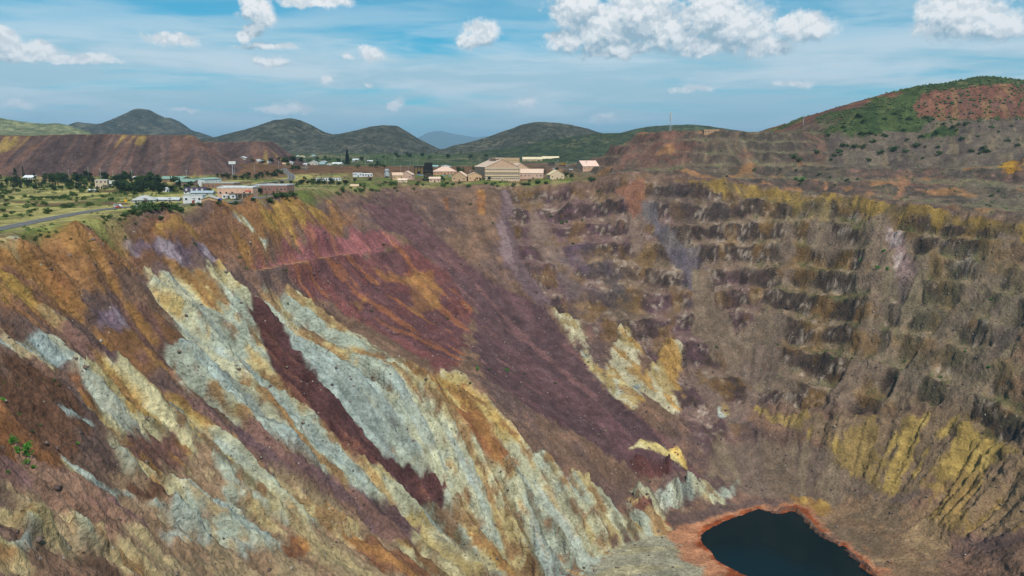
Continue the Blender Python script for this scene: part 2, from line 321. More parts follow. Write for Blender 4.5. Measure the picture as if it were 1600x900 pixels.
  ('paleclay',[(-172.7,243.0),(-173.1,253.0),(-172.7,265.8),(-169.6,283.1),(-166.8,290.8),(-164.1,281.2),(-164.5,258.8),(-166.7,245.7),(-167.2,234.5)]),
  ('paleclay',[(-185.0,281.1),(-185.0,288.7),(-180.4,294.5),(-179.5,282.9)]),
  ('redbrown',[(-166.6,233.5),(-158.6,248.6),(-145.2,245.7),(-135.2,223.2),(-133.1,201.1),(-133.0,180.8)]),
  ('paleclay',[(-150.2,235.6),(-149.6,242.9),(-147.0,249.1),(-146.6,244.5),(-148.6,236.0)]),
  ('paleclay',[(-136.7,210.9),(-135.6,215.9),(-130.9,218.6),(-124.1,232.8),(-125.1,219.5),(-128.8,211.3),(-132.3,208.4)]),
  ('mauve',[(-132.4,179.9),(-133.2,195.9),(-131.8,210.5),(-127.1,214.7),(-117.6,229.2),(-118.8,212.1),(-122.9,194.3),(-125.2,179.9),(-127.4,172.1)]),
  ('redbrown',[(-129.4,228.0),(-129.8,251.3),(-126.1,264.8),(-122.2,261.0),(-122.1,239.2),(-124.9,228.5)]),
  ('white_slope',[(-127.9,269.0),(-122.2,280.8),(-113.5,290.8),(-102.0,303.6),(-98.6,292.0),(-108.3,275.8),(-116.0,265.1)]),
  ('paleclay',[(-116.1,225.8),(-112.2,255.2),(-110.1,255.5),(-114.0,225.4)]),
  ('white_slope',[(-115.3,153.2),(-116.4,167.8),(-113.9,173.3),(-112.9,193.7),(-109.1,201.1),(-108.3,199.4),(-112.6,149.0)]),
  ('rust',[(-102.5,300.5),(-94.0,314.1),(-90.7,308.0),(-97.7,293.4)]),
  ('rust',[(-82.5,339.5),(-56.9,380.5),(-36.7,390.3),(-38.5,370.4),(-62.6,331.7)]),
  ('yellowclay',[(-59.6,400.9),(-30.9,412.9),(0.0,414.2),(-41.5,366.0),(-62.6,371.6)]),
  ('purpleclay',[(-82.6,371.0),(-52.1,399.5),(-56.9,380.5),(-74.6,364.0)]),
  ('moundcap',[(93.3,552.6),(105.8,570.0),(116.7,569.0),(136.2,569.1),(139.6,555.5),(130.3,558.2),(112.0,557.6)]),
  ('maroon',[(91.9,542.3),(104.1,547.8),(123.5,550.2),(126.0,544.7),(98.2,534.2)]),
  ('white_slope',[(88.8,520.1),(118.5,536.7),(151.0,546.7),(180.1,555.9),(174.3,538.5),(141.2,526.0),(114.4,513.8),(88.7,503.4)]),
  ('maroon',[(86.0,501.0),(105.1,516.2),(109.3,512.3),(92.7,498.7)]),
  ('cutgrey',[(434.6,1051.1),(480.8,1057.6),(563.2,1046.6),(665.9,989.4),(592.0,871.0),(389.3,933.4)]),
  ('hillgreen',[(422.9,1054.7),(484.7,1088.2),(554.5,1104.4),(597.2,1117.8),(671.1,1103.2),(724.4,1086.0),(693.0,1035.1),(602.6,1057.5),(539.2,1014.3),(459.1,1025.5)]),
  ('hillred',[(559.5,1066.9),(581.7,1086.6),(615.3,1082.9),(711.2,1065.2),(670.3,996.8),(614.2,1014.3),(570.7,1044.1),(558.3,1051.0)]),
  ('hillgreen',[(546.4,1011.9),(577.7,1015.7),(590.4,1000.4),(579.8,980.6),(538.9,996.6)]),
  ('fan2',[(461.2,889.9),(469.8,887.5),(447.4,845.8),(434.4,835.6),(414.1,800.2),(413.4,804.4),(435.9,841.5)]),
  ('fan2',[(446.5,890.6),(448.4,882.1),(430.6,842.3),(430.2,849.0)]),
  ('fan2',[(364.7,909.9),(372.4,910.0),(356.5,876.7),(351.9,884.3)]),
  ('fan2',[(376.8,901.5),(380.7,899.9),(363.1,861.7),(359.8,862.5)]),
  ('ochre2',[(566.0,873.6),(584.7,882.8),(595.3,876.3),(568.8,834.6),(556.5,848.6)]),
]
HILLS = [  # slope colours mix grass and scrub with painted sun and cloud shade
  ('mountain',[(-4747.5,82.7),(-3789.9,408.8),(-3430.4,594.5),(-3119.5,756.7),(-2669.3,826.1),(-2245.5,733.5),(-1844.5,664.1),(-1419.5,594.5),(-946.2,617.7),(-591.7,524.9),(0.0,408.8),(1186.9,82.7)],28000,6000,20,((88,92,88),(96,98,92),(80,86,80)),301,0.6),
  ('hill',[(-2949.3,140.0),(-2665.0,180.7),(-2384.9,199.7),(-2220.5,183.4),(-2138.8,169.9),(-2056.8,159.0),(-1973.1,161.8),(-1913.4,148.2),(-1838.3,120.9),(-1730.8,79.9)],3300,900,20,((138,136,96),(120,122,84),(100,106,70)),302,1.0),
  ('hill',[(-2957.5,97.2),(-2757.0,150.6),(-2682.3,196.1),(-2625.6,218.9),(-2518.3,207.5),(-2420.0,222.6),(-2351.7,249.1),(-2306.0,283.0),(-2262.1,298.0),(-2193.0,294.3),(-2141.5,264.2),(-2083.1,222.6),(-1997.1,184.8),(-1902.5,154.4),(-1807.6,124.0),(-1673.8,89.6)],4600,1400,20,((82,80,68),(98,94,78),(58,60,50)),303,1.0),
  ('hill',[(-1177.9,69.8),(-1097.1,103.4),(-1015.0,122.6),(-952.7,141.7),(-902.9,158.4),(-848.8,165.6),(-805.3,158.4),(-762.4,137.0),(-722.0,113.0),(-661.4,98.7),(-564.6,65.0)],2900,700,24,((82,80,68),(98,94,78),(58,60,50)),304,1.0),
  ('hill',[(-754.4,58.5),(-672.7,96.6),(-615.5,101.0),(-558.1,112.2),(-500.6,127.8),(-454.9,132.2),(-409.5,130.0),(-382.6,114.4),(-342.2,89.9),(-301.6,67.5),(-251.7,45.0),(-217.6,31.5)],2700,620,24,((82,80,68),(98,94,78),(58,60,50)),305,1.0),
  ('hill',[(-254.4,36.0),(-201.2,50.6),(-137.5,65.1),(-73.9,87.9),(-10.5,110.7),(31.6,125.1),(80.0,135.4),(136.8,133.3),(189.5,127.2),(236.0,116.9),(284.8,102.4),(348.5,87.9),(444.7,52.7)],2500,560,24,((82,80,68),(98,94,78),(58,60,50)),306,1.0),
  ('hill',[(264.1,64.1),(351.3,96.5),(405.7,111.5),(460.2,122.2),(536.7,128.7),(624.2,130.8),(679.3,124.4),(767.6,111.5),(989.5,74.9)],2600,560,24,((72,80,52),(88,92,62),(54,62,42)),307,1.0),
  ('hill',[(-204.2,23.6),(-94.1,36.0),(0.0,48.3),(78.2,63.7),(140.7,74.4),(203.1,80.6),(249.8,83.6),(288.9,82.1),(343.5,85.1),(437.5,76.0),(627.7,32.9)],1850,420,14,((72,80,54),(96,94,66),(50,60,42)),308,0.6),
]
ROADS = [(9.6,[(-215,215),(-232,285),(-246,340),(-256,395),(-263,440),(-267,478),(-264,503),(-253,519),(-238,526),(-223,528),(-212,540),(-208,565),(-207,600),(-205,640),(-207,680),(-220,745)]),(8.5,[(-297,765),(-292,820),(-287,868),(-280,908),(-279,945),(-290,985),(-309,1020),(-316,1045),(-311,1075),(-305,1100),(-310,1130)])]

# ---------------------------------------------------------------- ground relief (numpy, world metres)
GX0, GX1, GY0, GY1, GS = -800.0, 830.0, 60.0, 1290.0, 1.1
NXG = int((GX1 - GX0) / GS) + 1
NYG = int((GY1 - GY0) / GS) + 1
LAKE_Z = -234.0

def hash2(ix, iy, seed):
    with np.errstate(over='ignore'):
        h = ix * np.uint32(374761393) + iy * np.uint32(668265263) + np.uint32((seed * 1442695041) & 0xffffffff)
        h = (h ^ (h >> np.uint32(13))) * np.uint32(1274126177)
        h = (h ^ (h >> np.uint32(16))) * np.uint32(2246822519)
        h = (h ^ (h >> np.uint32(15))) & np.uint32(0xffff)
    return h.astype(np.float32) * np.float32(1 / 65535.0)

def vnoise(x, y, seed=0):
    x = np.asarray(x, np.float32); y = np.asarray(y, np.float32)
    xf = np.floor(x); yf = np.floor(y)
    fx = x - xf; fy = y - yf
    ix = xf.astype(np.int32).astype(np.uint32); iy = yf.astype(np.int32).astype(np.uint32)
    one = np.uint32(1)
    fx = fx * fx * fx * (fx * (fx * 6 - 15) + 10); fy = fy * fy * fy * (fy * (fy * 6 - 15) + 10)
    with np.errstate(over='ignore'):
        ix1 = ix + one; iy1 = iy + one
    a = hash2(ix, iy, seed); b = hash2(ix1, iy, seed)
    c = hash2(ix, iy1, seed); d = hash2(ix1, iy1, seed)
    a = a + (b - a) * fx; c = c + (d - c) * fx
    return a + (c - a) * fy

def fbm(x, y, octv=4, seed=0, gain=0.5):
    s = 0; amp = 1.0; tot = 0
    for o in range(octv):
        k = 2.03 ** o
        ca, sa = math.cos(o * 1.1 + .4), math.sin(o * 1.1 + .4)
        s = s + amp * vnoise((x * ca - y * sa) * k + 17.3 * o, (x * sa + y * ca) * k + 9.1 * o, seed + o * 31)
        tot += amp; amp *= gain
    return s / tot            # 0..1, mean 0.5

def vnoise3(x, y, z, seed=0):
    zf = np.floor(z); fz = (z - zf).astype(np.float32); fz = fz * fz * (3 - 2 * fz)
    # two slices of plane noise, each slice shifted by its own amount
    def sl(k):
        kk = k.astype(np.int32).astype(np.uint32)
        ox = hash2(kk, kk * np.uint32(0) + np.uint32(7), seed) * 97; oy = hash2(kk, kk * np.uint32(0) + np.uint32(13), seed) * 89
        return vnoise(x + np.floor(ox) , y + np.floor(oy), seed)
    a = sl(zf); b = sl(zf + 1)
    return a + (b - a) * fz

def fbm3(x, y, z, octv=4, seed=0, gain=0.5):
    s = 0; amp = 1.0; tot = 0
    for o in range(octv):
        k = 2.03 ** o
        ca, sa = math.cos(o * 1.1 + .4), math.sin(o * 1.1 + .4)
        s = s + amp * vnoise3((x * ca - y * sa) * k + 17.3 * o, (x * sa + y * ca) * k + 9.1 * o, z * k + 3.3 * o, seed + o * 31)
        tot += amp; amp *= gain
    return s / tot

def ridged3(x, y, z, octv=4, seed=0):
    s = 0; amp = 1.0; tot = 0
    for o in range(octv):
        k = 2.1 ** o
        ca, sa = math.cos(o * 1.3 + .7), math.sin(o * 1.3 + .7)
        n = vnoise3((x * ca - y * sa) * k + 5.3 * o, (x * sa + y * ca) * k + 3.7 * o, z * k + 1.7 * o, seed + o * 17)
        s = s + amp * (1 - np.abs(2 * n - 1)); tot += amp; amp *= 0.5
    return s / tot

def ridged(x, y, octv=4, seed=0):
    s = 0; amp = 1.0; tot = 0
    for o in range(octv):
        k = 2.1 ** o
        ca, sa = math.cos(o * 1.3 + .7), math.sin(o * 1.3 + .7)
        n = vnoise((x * ca - y * sa) * k + 5.3 * o, (x * sa + y * ca) * k + 3.7 * o, seed + o * 17)
        s = s + amp * (1 - np.abs(2 * n - 1)); tot += amp; amp *= 0.5
    return s / tot

def sstep(a, b, x):
    t = np.clip((x - a) / (b - a), 0, 1)
    return t * t * (3 - 2 * t)

def bil(F, x, y):
    gx = np.clip((x - GX0) / GS, 0, NXG - 1.001); gy = np.clip((y - GY0) / GS, 0, NYG - 1.001)
    ix = gx.astype(np.int32); iy = gy.astype(np.int32)
    fx = gx - ix; fy = gy - iy
    if F.ndim == 3:
        fx = fx[..., None]; fy = fy[..., None]
    return ((F[iy, ix] * (1 - fx) + F[iy, ix + 1] * fx) * (1 - fy)
            + (F[iy + 1, ix] * (1 - fx) + F[iy + 1, ix + 1] * fx) * fy)

def tps_field(P, step=5.0):
    """thin-plate surface through the surveyed points, sampled on a coarse grid, then refined"""
    P = np.array(P, float)
    sc = 300.0
    q = P[:, :2] / sc
    def U(r2): return 0.5 * r2 * np.log(r2 + 1e-9)
    r2 = ((q[:, None] - q[None]) ** 2).sum(-1)
    n = len(P)
    A = np.zeros((n + 3, n + 3)); A[:n, :n] = U(r2) + np.eye(n) * 0.0006
    A[:n, n] = 1; A[:n, n + 1:] = q; A[n, :n] = 1; A[n + 1:, :n] = q.T
    w = np.linalg.solve(A, np.concatenate([P[:, 2], np.zeros(3)]))
    xs = np.arange(GX0, GX1 + step * 2, step) / sc; ys = np.arange(GY0, GY1 + step * 2, step) / sc
    X, Y = np.meshgrid(xs, ys)
    Z = w[n] + w[n + 1] * X + w[n + 2] * Y
    for i in range(n):
        Z += w[i] * U((X - q[i, 0]) ** 2 + (Y - q[i, 1]) ** 2)
    # cubic-smooth refinement on the fine grid
    gx = (np.arange(NXG) * GS) / step; gy = (np.arange(NYG) * GS) / step
    def interp(M, g, axis):
        i = np.clip(g.astype(int), 1, M.shape[axis] - 3); f = (g - i)
        sh = [1, 1]; sh[axis] = -1; f = f.reshape(sh)
        p0, p1, p2, p3 = (np.take(M, i + k, axis) for k in (-1, 0, 1, 2))
        return p1 + 0.5 * f * (p2 - p0 + f * (2 * p0 - 5 * p1 + 4 * p2 - p3 + f * (3 * (p1 - p2) + p3 - p0)))
    return interp(interp(Z, gx, 1), gy, 0)

XG, YG = (a.astype(np.float32) for a in np.meshgrid(GX0 + np.arange(NXG) * GS, GY0 + np.arange(NYG) * GS))

def poly_sdf(poly, margin=60.0):
    """signed distance (positive inside) to a world polygon, on the fine grid; -margin far away"""
    P = np.array(poly, float)
    i0 = max(0, int((P[:, 0].min() - margin - GX0) / GS)); i1 = min(NXG, int((P[:, 0].max() + margin - GX0) / GS) + 2)
    j0 = max(0, int((P[:, 1].min() - margin - GY0) / GS)); j1 = min(NYG, int((P[:, 1].max() + margin - GY0) / GS) + 2)
    out = np.full((NYG, NXG), -margin, np.float32)
    if i1 <= i0 or j1 <= j0: return out
    x = XG[j0:j1, i0:i1].astype(np.float32); y = YG[j0:j1, i0:i1].astype(np.float32)
    d = np.full(x.shape, 1e9, np.float32); ins = np.zeros(x.shape, bool)
    for k in range(len(P)):
        ax, ay = P[k]; bx, by = P[(k + 1) % len(P)]
        ex, ey = bx - ax, by - ay
        t = np.clip(((x - ax) * ex + (y - ay) * ey) / (ex * ex + ey * ey + 1e-9), 0, 1)
        d = np.minimum(d, (x - ax - t * ex) ** 2 + (y - ay - t * ey) ** 2)
        if abs(ey) > 1e-9:
            c = ((ay > y) != (by > y)) & (x < ex * (y - ay) / ey + ax)
            ins ^= c
    d = np.sqrt(d)
    out[j0:j1, i0:i1] = np.maximum(np.where(ins, d, -d), -margin)
    return out

def line_dist(pts, margin=60.0):
    """distance to a world polyline"""
    P = np.array(pts, float)
    out = np.full((NYG, NXG), margin, np.float32)
    i0 = max(0, int((P[:, 0].min() - margin - GX0) / GS)); i1 = min(NXG, int((P[:, 0].max() + margin - GX0) / GS) + 2)
    j0 = max(0, int((P[:, 1].min() - margin - GY0) / GS)); j1 = min(NYG, int((P[:, 1].max() + margin - GY0) / GS) + 2)
    x = XG[j0:j1, i0:i1]; y = YG[j0:j1, i0:i1]
    d = np.full(x.shape, 1e9)
    for k in range(len(P) - 1):
        ax, ay = P[k][:2]; bx, by = P[k + 1][:2]
        ex, ey = bx - ax, by - ay
        t = np.clip(((x - ax) * ex + (y - ay) * ey) / (ex * ex + ey * ey + 1e-9), 0, 1)
        d = np.minimum(d, (x - ax - t * ex) ** 2 + (y - ay - t * ey) ** 2)
    out[j0:j1, i0:i1] = np.minimum(np.sqrt(d), margin)
    return out

def base_field():
    Z = tps_field(CTRL)
    # the town stands on level ground outside the rim
    out = sstep(2, 20, -poly_sdf(PIT, 40.0)) * sstep(-120, -160, XG) * (1 - sstep(820, 900, YG))
    Z = Z + ((fbm(XG / 150, YG / 150, 2, 4) - .5) * 3 - Z) * out
    # spoil dumps of tipped rock: flat crest, sides at the angle of repose
    for poly, zb, zt, tan in DUMPS:
        sd = poly_sdf(poly, 60.0)
        sd = np.where(sd < -25, -1e4, sd + (fbm(XG / 60, YG / 60, 3, 5) - .5) * 26)
        top = zt + (fbm(XG / 90, YG / 90, 2, 6) - .5) * 4
        Z = np.maximum(Z, np.minimum(top, zb + sd * tan))
    for mx, my, mr, mh in MOUNDS:
        Z = Z + mh * np.exp(-(((XG - mx) / mr) ** 2 + ((YG - my) / (mr * .7)) ** 2))
    # pit floor and lake basin
    sd = poly_sdf(LAKE, 90.0) + (fbm(XG / 22, YG / 22, 3, 8) - .5) * 12
    Z = np.where(sd > 0, np.minimum(Z, LAKE_Z - 0.12 * sd), np.maximum(Z, LAKE_Z + np.clip(-sd, 0, 90) * 0.055))
    return Z

def ray_ground(Zf, o, d, tmax=1700.0):
    """first hit of a ray with the relief"""
    t = np.arange(80, tmax, 0.8)
    x = o[0] + d[0] * t; y = o[1] + d[1] * t; z = o[2] + d[2] * t
    h = bil(Zf, x, y)
    ok = (x > GX0) & (x < GX1) & (y > GY0) & (y < GY1)
    hit = np.where((z < h) & ok)[0]
    if len(hit) == 0: return None
    i = hit[0]
    return float(x[i]), float(y[i]), float(h[i])

# ---------------------------------------------------------------- rock relief and minerals
def lin(r, g, b):
    f = lambda c: (c / 255 / 12.92) if c < 10 else ((c / 255 + .055) / 1.055) ** 2.4
    return np.array([f(r), f(g), f(b)])

PAL = {   # mineral colours: main, second, streak
 'orange_slope': ((134, 100, 72), (120, 90, 72), (146, 110, 74)),
 'ochre': ((148, 116, 72), (134, 104, 70), (160, 130, 82)),
 'paleclay': ((188, 184, 160), (168, 172, 160), (190, 172, 125)),
 'lavender': ((122, 104, 112), (100, 84, 90), (150, 136, 140)),
 'rust': ((142, 100, 72), (122, 88, 68), (154, 114, 78)),
 'pink': ((150, 100, 98), (128, 86, 86), (158, 108, 92)),
 'path': ((168, 130, 102), (155, 118, 92), (170, 130, 100)),
 'redslope': ((116, 77, 73), (98, 69, 68), (138, 92, 70)),
 'talus_purple': ((98, 73, 73), (86, 66, 66), (112, 83, 80)),
 'chute': ((116, 95, 95), (102, 84, 84), (130, 110, 108)),
 'fan': ((146, 104, 82), (128, 92, 76), (152, 112, 88)),
 'fan2': ((150, 112, 88), (132, 100, 80), (156, 118, 92)),
 'ochre2': ((160, 118, 58), (140, 104, 60), (170, 130, 66)),
 'greyslide': ((98, 88, 88), (88, 80, 82), (108, 98, 94)),
 'indigo': ((92, 82, 96), (80, 72, 80), (112, 98, 108)),
 'darkrock': ((66, 60, 58), (54, 50, 48), (92, 84, 78)),
 'yellowrock': ((166, 146, 106), (182, 172, 144), (160, 126, 80)),
 'dust': ((116, 99, 84), (106, 90, 79), (124, 108, 90)),
 'pinkscree': ((150, 126, 118), (130, 108, 102), (170, 152, 144)),
 'olive': ((118, 110, 86), (100, 93, 76), (130, 118, 90)),
 'ochreband': ((126, 103, 64), (106, 89, 64), (140, 115, 70)),
 'ochrerock': ((150, 130, 92), (126, 108, 82), (162, 140, 86)),
 'ochrewall': ((140, 118, 80), (118, 99, 80), (160, 136, 86)),
 'rightslope': ((134, 112, 88), (120, 100, 82), (152, 126, 84)),
 'floor': ((152, 146, 126), (138, 134, 118), (160, 150, 122)),
 'sand': ((132, 108, 86), (114, 96, 78), (150, 126, 98)),
 'white_slope': ((182, 179, 152), (160, 164, 148), (176, 158, 116)),
 'yellowclay': ((174, 156, 112), (186, 176, 142), (170, 140, 90)),
 'maroon': ((96, 64, 60), (84, 58, 56), (118, 82, 70)),
 'brownclay': ((124, 92, 68), (112, 84, 74), (148, 112, 74)),
 'purpleclay': ((112, 88, 86), (98, 78, 78), (126, 98, 88)),
 'redbrown': ((112, 78, 60), (98, 72, 58), (128, 90, 64)),
 'mauve': ((134, 104, 94), (118, 92, 88), (146, 116, 98)),
 'salmon': ((168, 128, 102), (150, 114, 92), (180, 148, 116)),
 'tanclay': ((160, 140, 112), (142, 118, 96), (176, 158, 122)),
 'hillred': ((118, 82, 68), (102, 74, 66), (128, 98, 74)),
 'hillgreen': ((70, 80, 48), (92, 88, 60), (54, 66, 40)),
 'cutgrey': ((104, 92, 80), (86, 75, 68), (116, 102, 84)),
 'moundcap': ((200, 186, 144), (188, 170, 120), (190, 160, 100)),
}
OUTKEYS = ('hillred', 'hillgreen', 'cutgrey', 'fan2', 'ochre2')
WALLKEYS = ('olive', 'darkrock', 'indigo', 'ochreband', 'ochrerock', 'pinkscree', 'fan')
GULLY = {'white_slope': 1.0, 'yellowclay': .8, 'maroon': 1.0, 'purpleclay': .8, 'orange_slope': .45, 'ochre': .4, 'talus_purple': .15,
         'ochrewall': .35, 'yellowrock': .6, 'rightslope': .6, 'floor': 0.03, 'sand': .2, 'dust': .08, 'chute': .1, 'path': 0.02, 'greyslide': .08}

def lic(N, ux, uy, steps, ds):
    """smear a noise field along the fall line"""
    acc = N.copy(); tot = 1.0
    J, I = np.meshgrid(np.arange(NYG, dtype=np.float32), np.arange(NXG, dtype=np.float32), indexing='ij')
    for sgn in (1, -1):
        pi, pj = I.copy(), J.copy()
        h = np.float32(sgn * ds / GS)
        for k in range(steps):
            a = (np.clip(pj + .5, 0, NYG - 1).astype(np.int32) * NXG + np.clip(pi + .5, 0, NXG - 1).astype(np.int32)).ravel()
            pi += h * ux.ravel()[a].reshape(I.shape); pj += h * uy.ravel()[a].reshape(I.shape)
            w = 0.5 + 0.5 * math.cos(math.pi * (k + 1) / (steps + 1))
            a = (np.clip(pj + .5, 0, NYG - 1).astype(np.int32) * NXG + np.clip(pi + .5, 0, NXG - 1).astype(np.int32)).ravel()
            acc += np.float32(w) * N.ravel()[a].reshape(I.shape); tot += w
    return acc / tot

def blur(F, n):
    for _ in range(n):
        F = (F + np.roll(F, 1, 0) + np.roll(F, -1, 0)) / 3
        F = (F + np.roll(F, 1, 1) + np.roll(F, -1, 1)) / 3
    return F

def norm01(F, lo=2, hi=98):
    a, b = np.percentile(F[::7, ::7], (lo, hi))
    return np.clip((F - a) / (b - a), 0, 1)

def detail_field(Z0):
    f32 = np.float32
    global XG, YG
    Zs = blur(Z0, 6)
    gy, gx = np.gradient(Zs, GS)
    m = np.hypot(gx, gy) + 1e-6
    ux, uy = (gx / m).astype(f32), (gy / m).astype(f32)
    slope0 = m
    # noise smeared down the slopes: fine rills, gullies, broad chutes
    n_f = lic(vnoise(XG / 2.6, YG / 2.6, 11).astype(f32), ux, uy, 16, 2.0)
    n_m = lic(fbm(XG / 7, YG / 7, 2, 12).astype(f32), ux, uy, 16, 3.2)
    n_b = lic(fbm(XG / 26, YG / 26, 2, 13).astype(f32), ux, uy, 12, 7.0)
    rill, gul, chute = norm01(n_f), norm01(n_m), norm01(n_b)
    st1 = norm01(lic(vnoise(XG / 3.2, YG / 3.2, 14).astype(f32), ux, uy, 18, 2.6))     # mineral streaks, apart from the relief
    st2 = norm01(lic(fbm(XG / 9, YG / 9, 2, 15).astype(f32), ux, uy, 12, 4.5))
    wx = (fbm(XG / 30, YG / 30, 3, 21) - .5); wy = (fbm(XG / 30, YG / 30, 3, 22) - .5)
    fine = fbm(XG / 5, YG / 5, 3, 23) - .5
    streak = (st2 - .5) * 8 + (st1 - .5) * 5
    warp = wx * 9 + fine * 8 + (fbm(XG / 2.2, YG / 2.2, 2, 24) - .5) * 4
    masks = []
    for key, poly in ZONES:
        if key in ('pit', 'wall_far'): continue
        P = np.array(poly)
        size = math.sqrt(max(1, (P[:, 0].max() - P[:, 0].min()) * (P[:, 1].max() - P[:, 1].min())))
        k = min(1.0, size / 60)
        sd = poly_sdf(poly, 40.0)
        hard = key in ('path', 'floor', 'paleclay', 'maroon', 'moundcap')
        w = 0.5 if hard else .7 + 1.1 * k
        j0 = max(0, int((P[:, 1].min() - 30 - GY0) / GS)); j1 = min(NYG, int((P[:, 1].max() + 30 - GY0) / GS) + 2)
        i0 = max(0, int((P[:, 0].min() - 30 - GX0) / GS)); i1 = min(NXG, int((P[:, 0].max() + 30 - GX0) / GS) + 2)
        S = (slice(j0, j1), slice(i0, i1))
        nz = (streak[S] * (.5 if hard else .9) + warp[S] * (.45 if hard else .8)) * (0.25 + .75 * k)
        masks.append((key, S, sstep(-w, w, sd[S] + nz).astype(f32)))
    pit = sstep(-6, 6, poly_sdf(PIT, 40.0) + wx * 12 + 9)
    wall = sstep(-14, 14, poly_sdf(WALL, 60.0) + wx * 40)
    # benches of the far wall and of the upper cuts, broken by talus chutes
    up = (1 - pit) * sstep(130, 210, XG + (YG - 860) * .4) * (1 - sstep(70, 95, Z0))     # cuts above the haul road
    east = sstep(120, 300, XG + wx * 120)
    tw = np.clip(wall * (.6 + .4 * east) + up, 0, 1)
    tl = sstep(.70, .84, chute + (fbm(XG / 45, YG / 45, 2, 31) - .5) * .5)
    tw = tw * (1 - .85 * tl) * (.65 + .35 * sstep(.30, .46, fbm(XG / 38, YG / 38, 3, 32)))
    H = 22.0 - 7.0 * up
    zz = Z0 + (fbm(XG / 170, YG / 170, 2, 33) - .5) * 24 + (fbm(XG / 24, YG / 24, 3, 34) - .5) * 3.5
    q = zz / H; fl = np.floor(q); fr = q - fl
    c0 = .30 + .18 * fbm(XG / 33, YG / 33, 2, 35); c1 = c0 + .26 * fbm(XG / 18, YG / 18, 3, 36)   # foot of the talus, foot of the cliff
    g0 = c0 * .10; g1 = g0 + (c1 - c0) * .8
    g = np.where(fr < c0, fr * .10, np.where(fr < c1, g0 + (fr - c0) * .8, g1 + (1 - g1) * (fr - c1) / (1 - c1)))
    Zt = Z0 + (fl + g - q) * H
    cliff = sstep(c1 - .02, c1 + .03, fr) * tw
    bench = (1 - sstep(c1 - .03, c1 + .01, fr)) * tw
    Z = Z0 + (Zt - Z0) * tw
    # gullies and rock
    ga = (.35 - .30 * wall).astype(f32)
    for key, S, mk in masks: ga[S] += (GULLY.get(key, .35 if key not in WALLKEYS else .06) - ga[S]) * mk
    steep = sstep(.25, .6, slope0) * pit
    cr = lambda a: 1 - np.abs(2 * a - 1)
    Z = Z + ga * steep * ((cr(gul) - .5) * 11.0 + (cr(rill) - .5) * 4.2 + (cr(chute) - .5) * 15.0)
    rock = (ridged3(XG / 24, YG / 24, Z / 24, 4, 41) - .6) * 13 + (ridged3(XG / 8, YG / 8, Z / 8, 3, 42) - .6) * 5
    rk = np.clip(pit * .38 + cliff * .45 + wall * .30 * (1 - tl), 0, 1)
    soft = np.zeros(Z.shape, f32)
    for key, S, mk in masks:
        if key in ('talus_purple', 'dust', 'floor', 'chute', 'path', 'greyslide', 'sand'): soft[S] = np.maximum(soft[S], mk)
    rk = rk * (1 - .68 * soft)
    flat = sstep(-LAKE_Z * 0 + LAKE_Z + 1.5, LAKE_Z + 9, Z0)
    Z = Z + (rock * rk + (1 - pit) * (fbm(XG / 14, YG / 14, 4, 43) - .5) * 1.6) * flat
    Z = Z + (fbm(XG / 55, YG / 55, 3, 44) - .5) * 13 * pit * flat * (1 - .6 * soft)
    for wd, pts in ROADS:                       # graded beds of the roads
        rdm = 1 - sstep(wd * .7, wd * 1.6, line_dist(pts, 40.0))
        Z = Z + (Z0 - .5 - Z) * rdm
    # ledge track cut into the red slope: level across, following its line
    E = [(x, y, float(bil(Z0, np.array(x), np.array(y)))) for x, y in LEDGE]
    best = np.full(Z.shape, 1e9, f32); zl = np.zeros(Z.shape, f32)
    for (ax, ay, az), (bx, by, bz) in zip(E[:-1], E[1:]):
        ex, ey = bx - ax, by - ay
        t = np.clip(((XG - ax) * ex + (YG - ay) * ey) / (ex * ex + ey * ey), 0, 1)
        dd = (XG - ax - t * ex) ** 2 + (YG - ay - t * ey) ** 2
        nw = dd < best; best = np.where(nw, dd, best); zl = np.where(nw, az + (bz - az) * t, zl)
    best = np.sqrt(best)
    Z = Z + (zl - Z) * (1 - sstep(3.5, 9.0, best))
    # ---------------- colours
    c = lambda *a: lin(*a).astype(f32)
    def soft_c(t, k=.06):
        g_ = sum(t) / 3; t = tuple(v + (g_ - v) * k for v in t); return t
    def mix(C, col, w): return C + (col - C) * w[..., None]
    gy, gx = np.gradient(Z, GS); slope = np.hypot(gx, gy).astype(f32)
    big = fbm(XG / 70, YG / 70, 3, 51).astype(f32); Zn = Z.astype(f32); med = fbm3(XG / 12, YG / 12, Zn / 12, 4, 52).astype(f32); sml = fbm3(XG / 3.4, YG / 3.4, Zn / 3.4, 2, 53).astype(f32)
    # plateau: dry grass, bare dirt, low green growth
    C = np.zeros(Z.shape + (3,), f32) + c(138, 128, 92)
    C = mix(C, c(116, 94, 74), np.maximum(sstep(.5, .62, big), .85 * sstep(780, 860, YG) * sstep(.40, .52, fbm(XG / 18, YG / 18, 3, 63))))
    C = mix(C, c(92, 104, 56), sstep(.47, .56, .5 * med + .5 * fbm(XG / 28, YG / 28, 3, 64)) * .8)
    C = mix(C, c(164, 154, 106), sstep(.48, .6, fbm(XG / 25, YG / 25, 3, 54)) * sstep(-200, -260, XG))
    # tipped dumps
    dump = sstep(5, 9, Z0) * (1 - sstep(150, 230, XG + (YG - 860) * .4)) * sstep(860, 900, YG)
    D = np.zeros_like(C) + c(96, 80, 76)
    D = mix(D, c(110, 86, 78), sstep(.5, .6, st2)); D = mix(D, c(84, 70, 68), sstep(.55, .65, chute))
    D = mix(D, c(150, 128, 88), sstep(.7, .85, st2) * sstep(.45, .55, big)); D = mix(D, c(118, 88, 72), sstep(.6, .8, st1) * .25)
    D = mix(D, c(112, 86, 66), sstep(.45, .2, slope))
    C = mix(C, D * .82, dump)
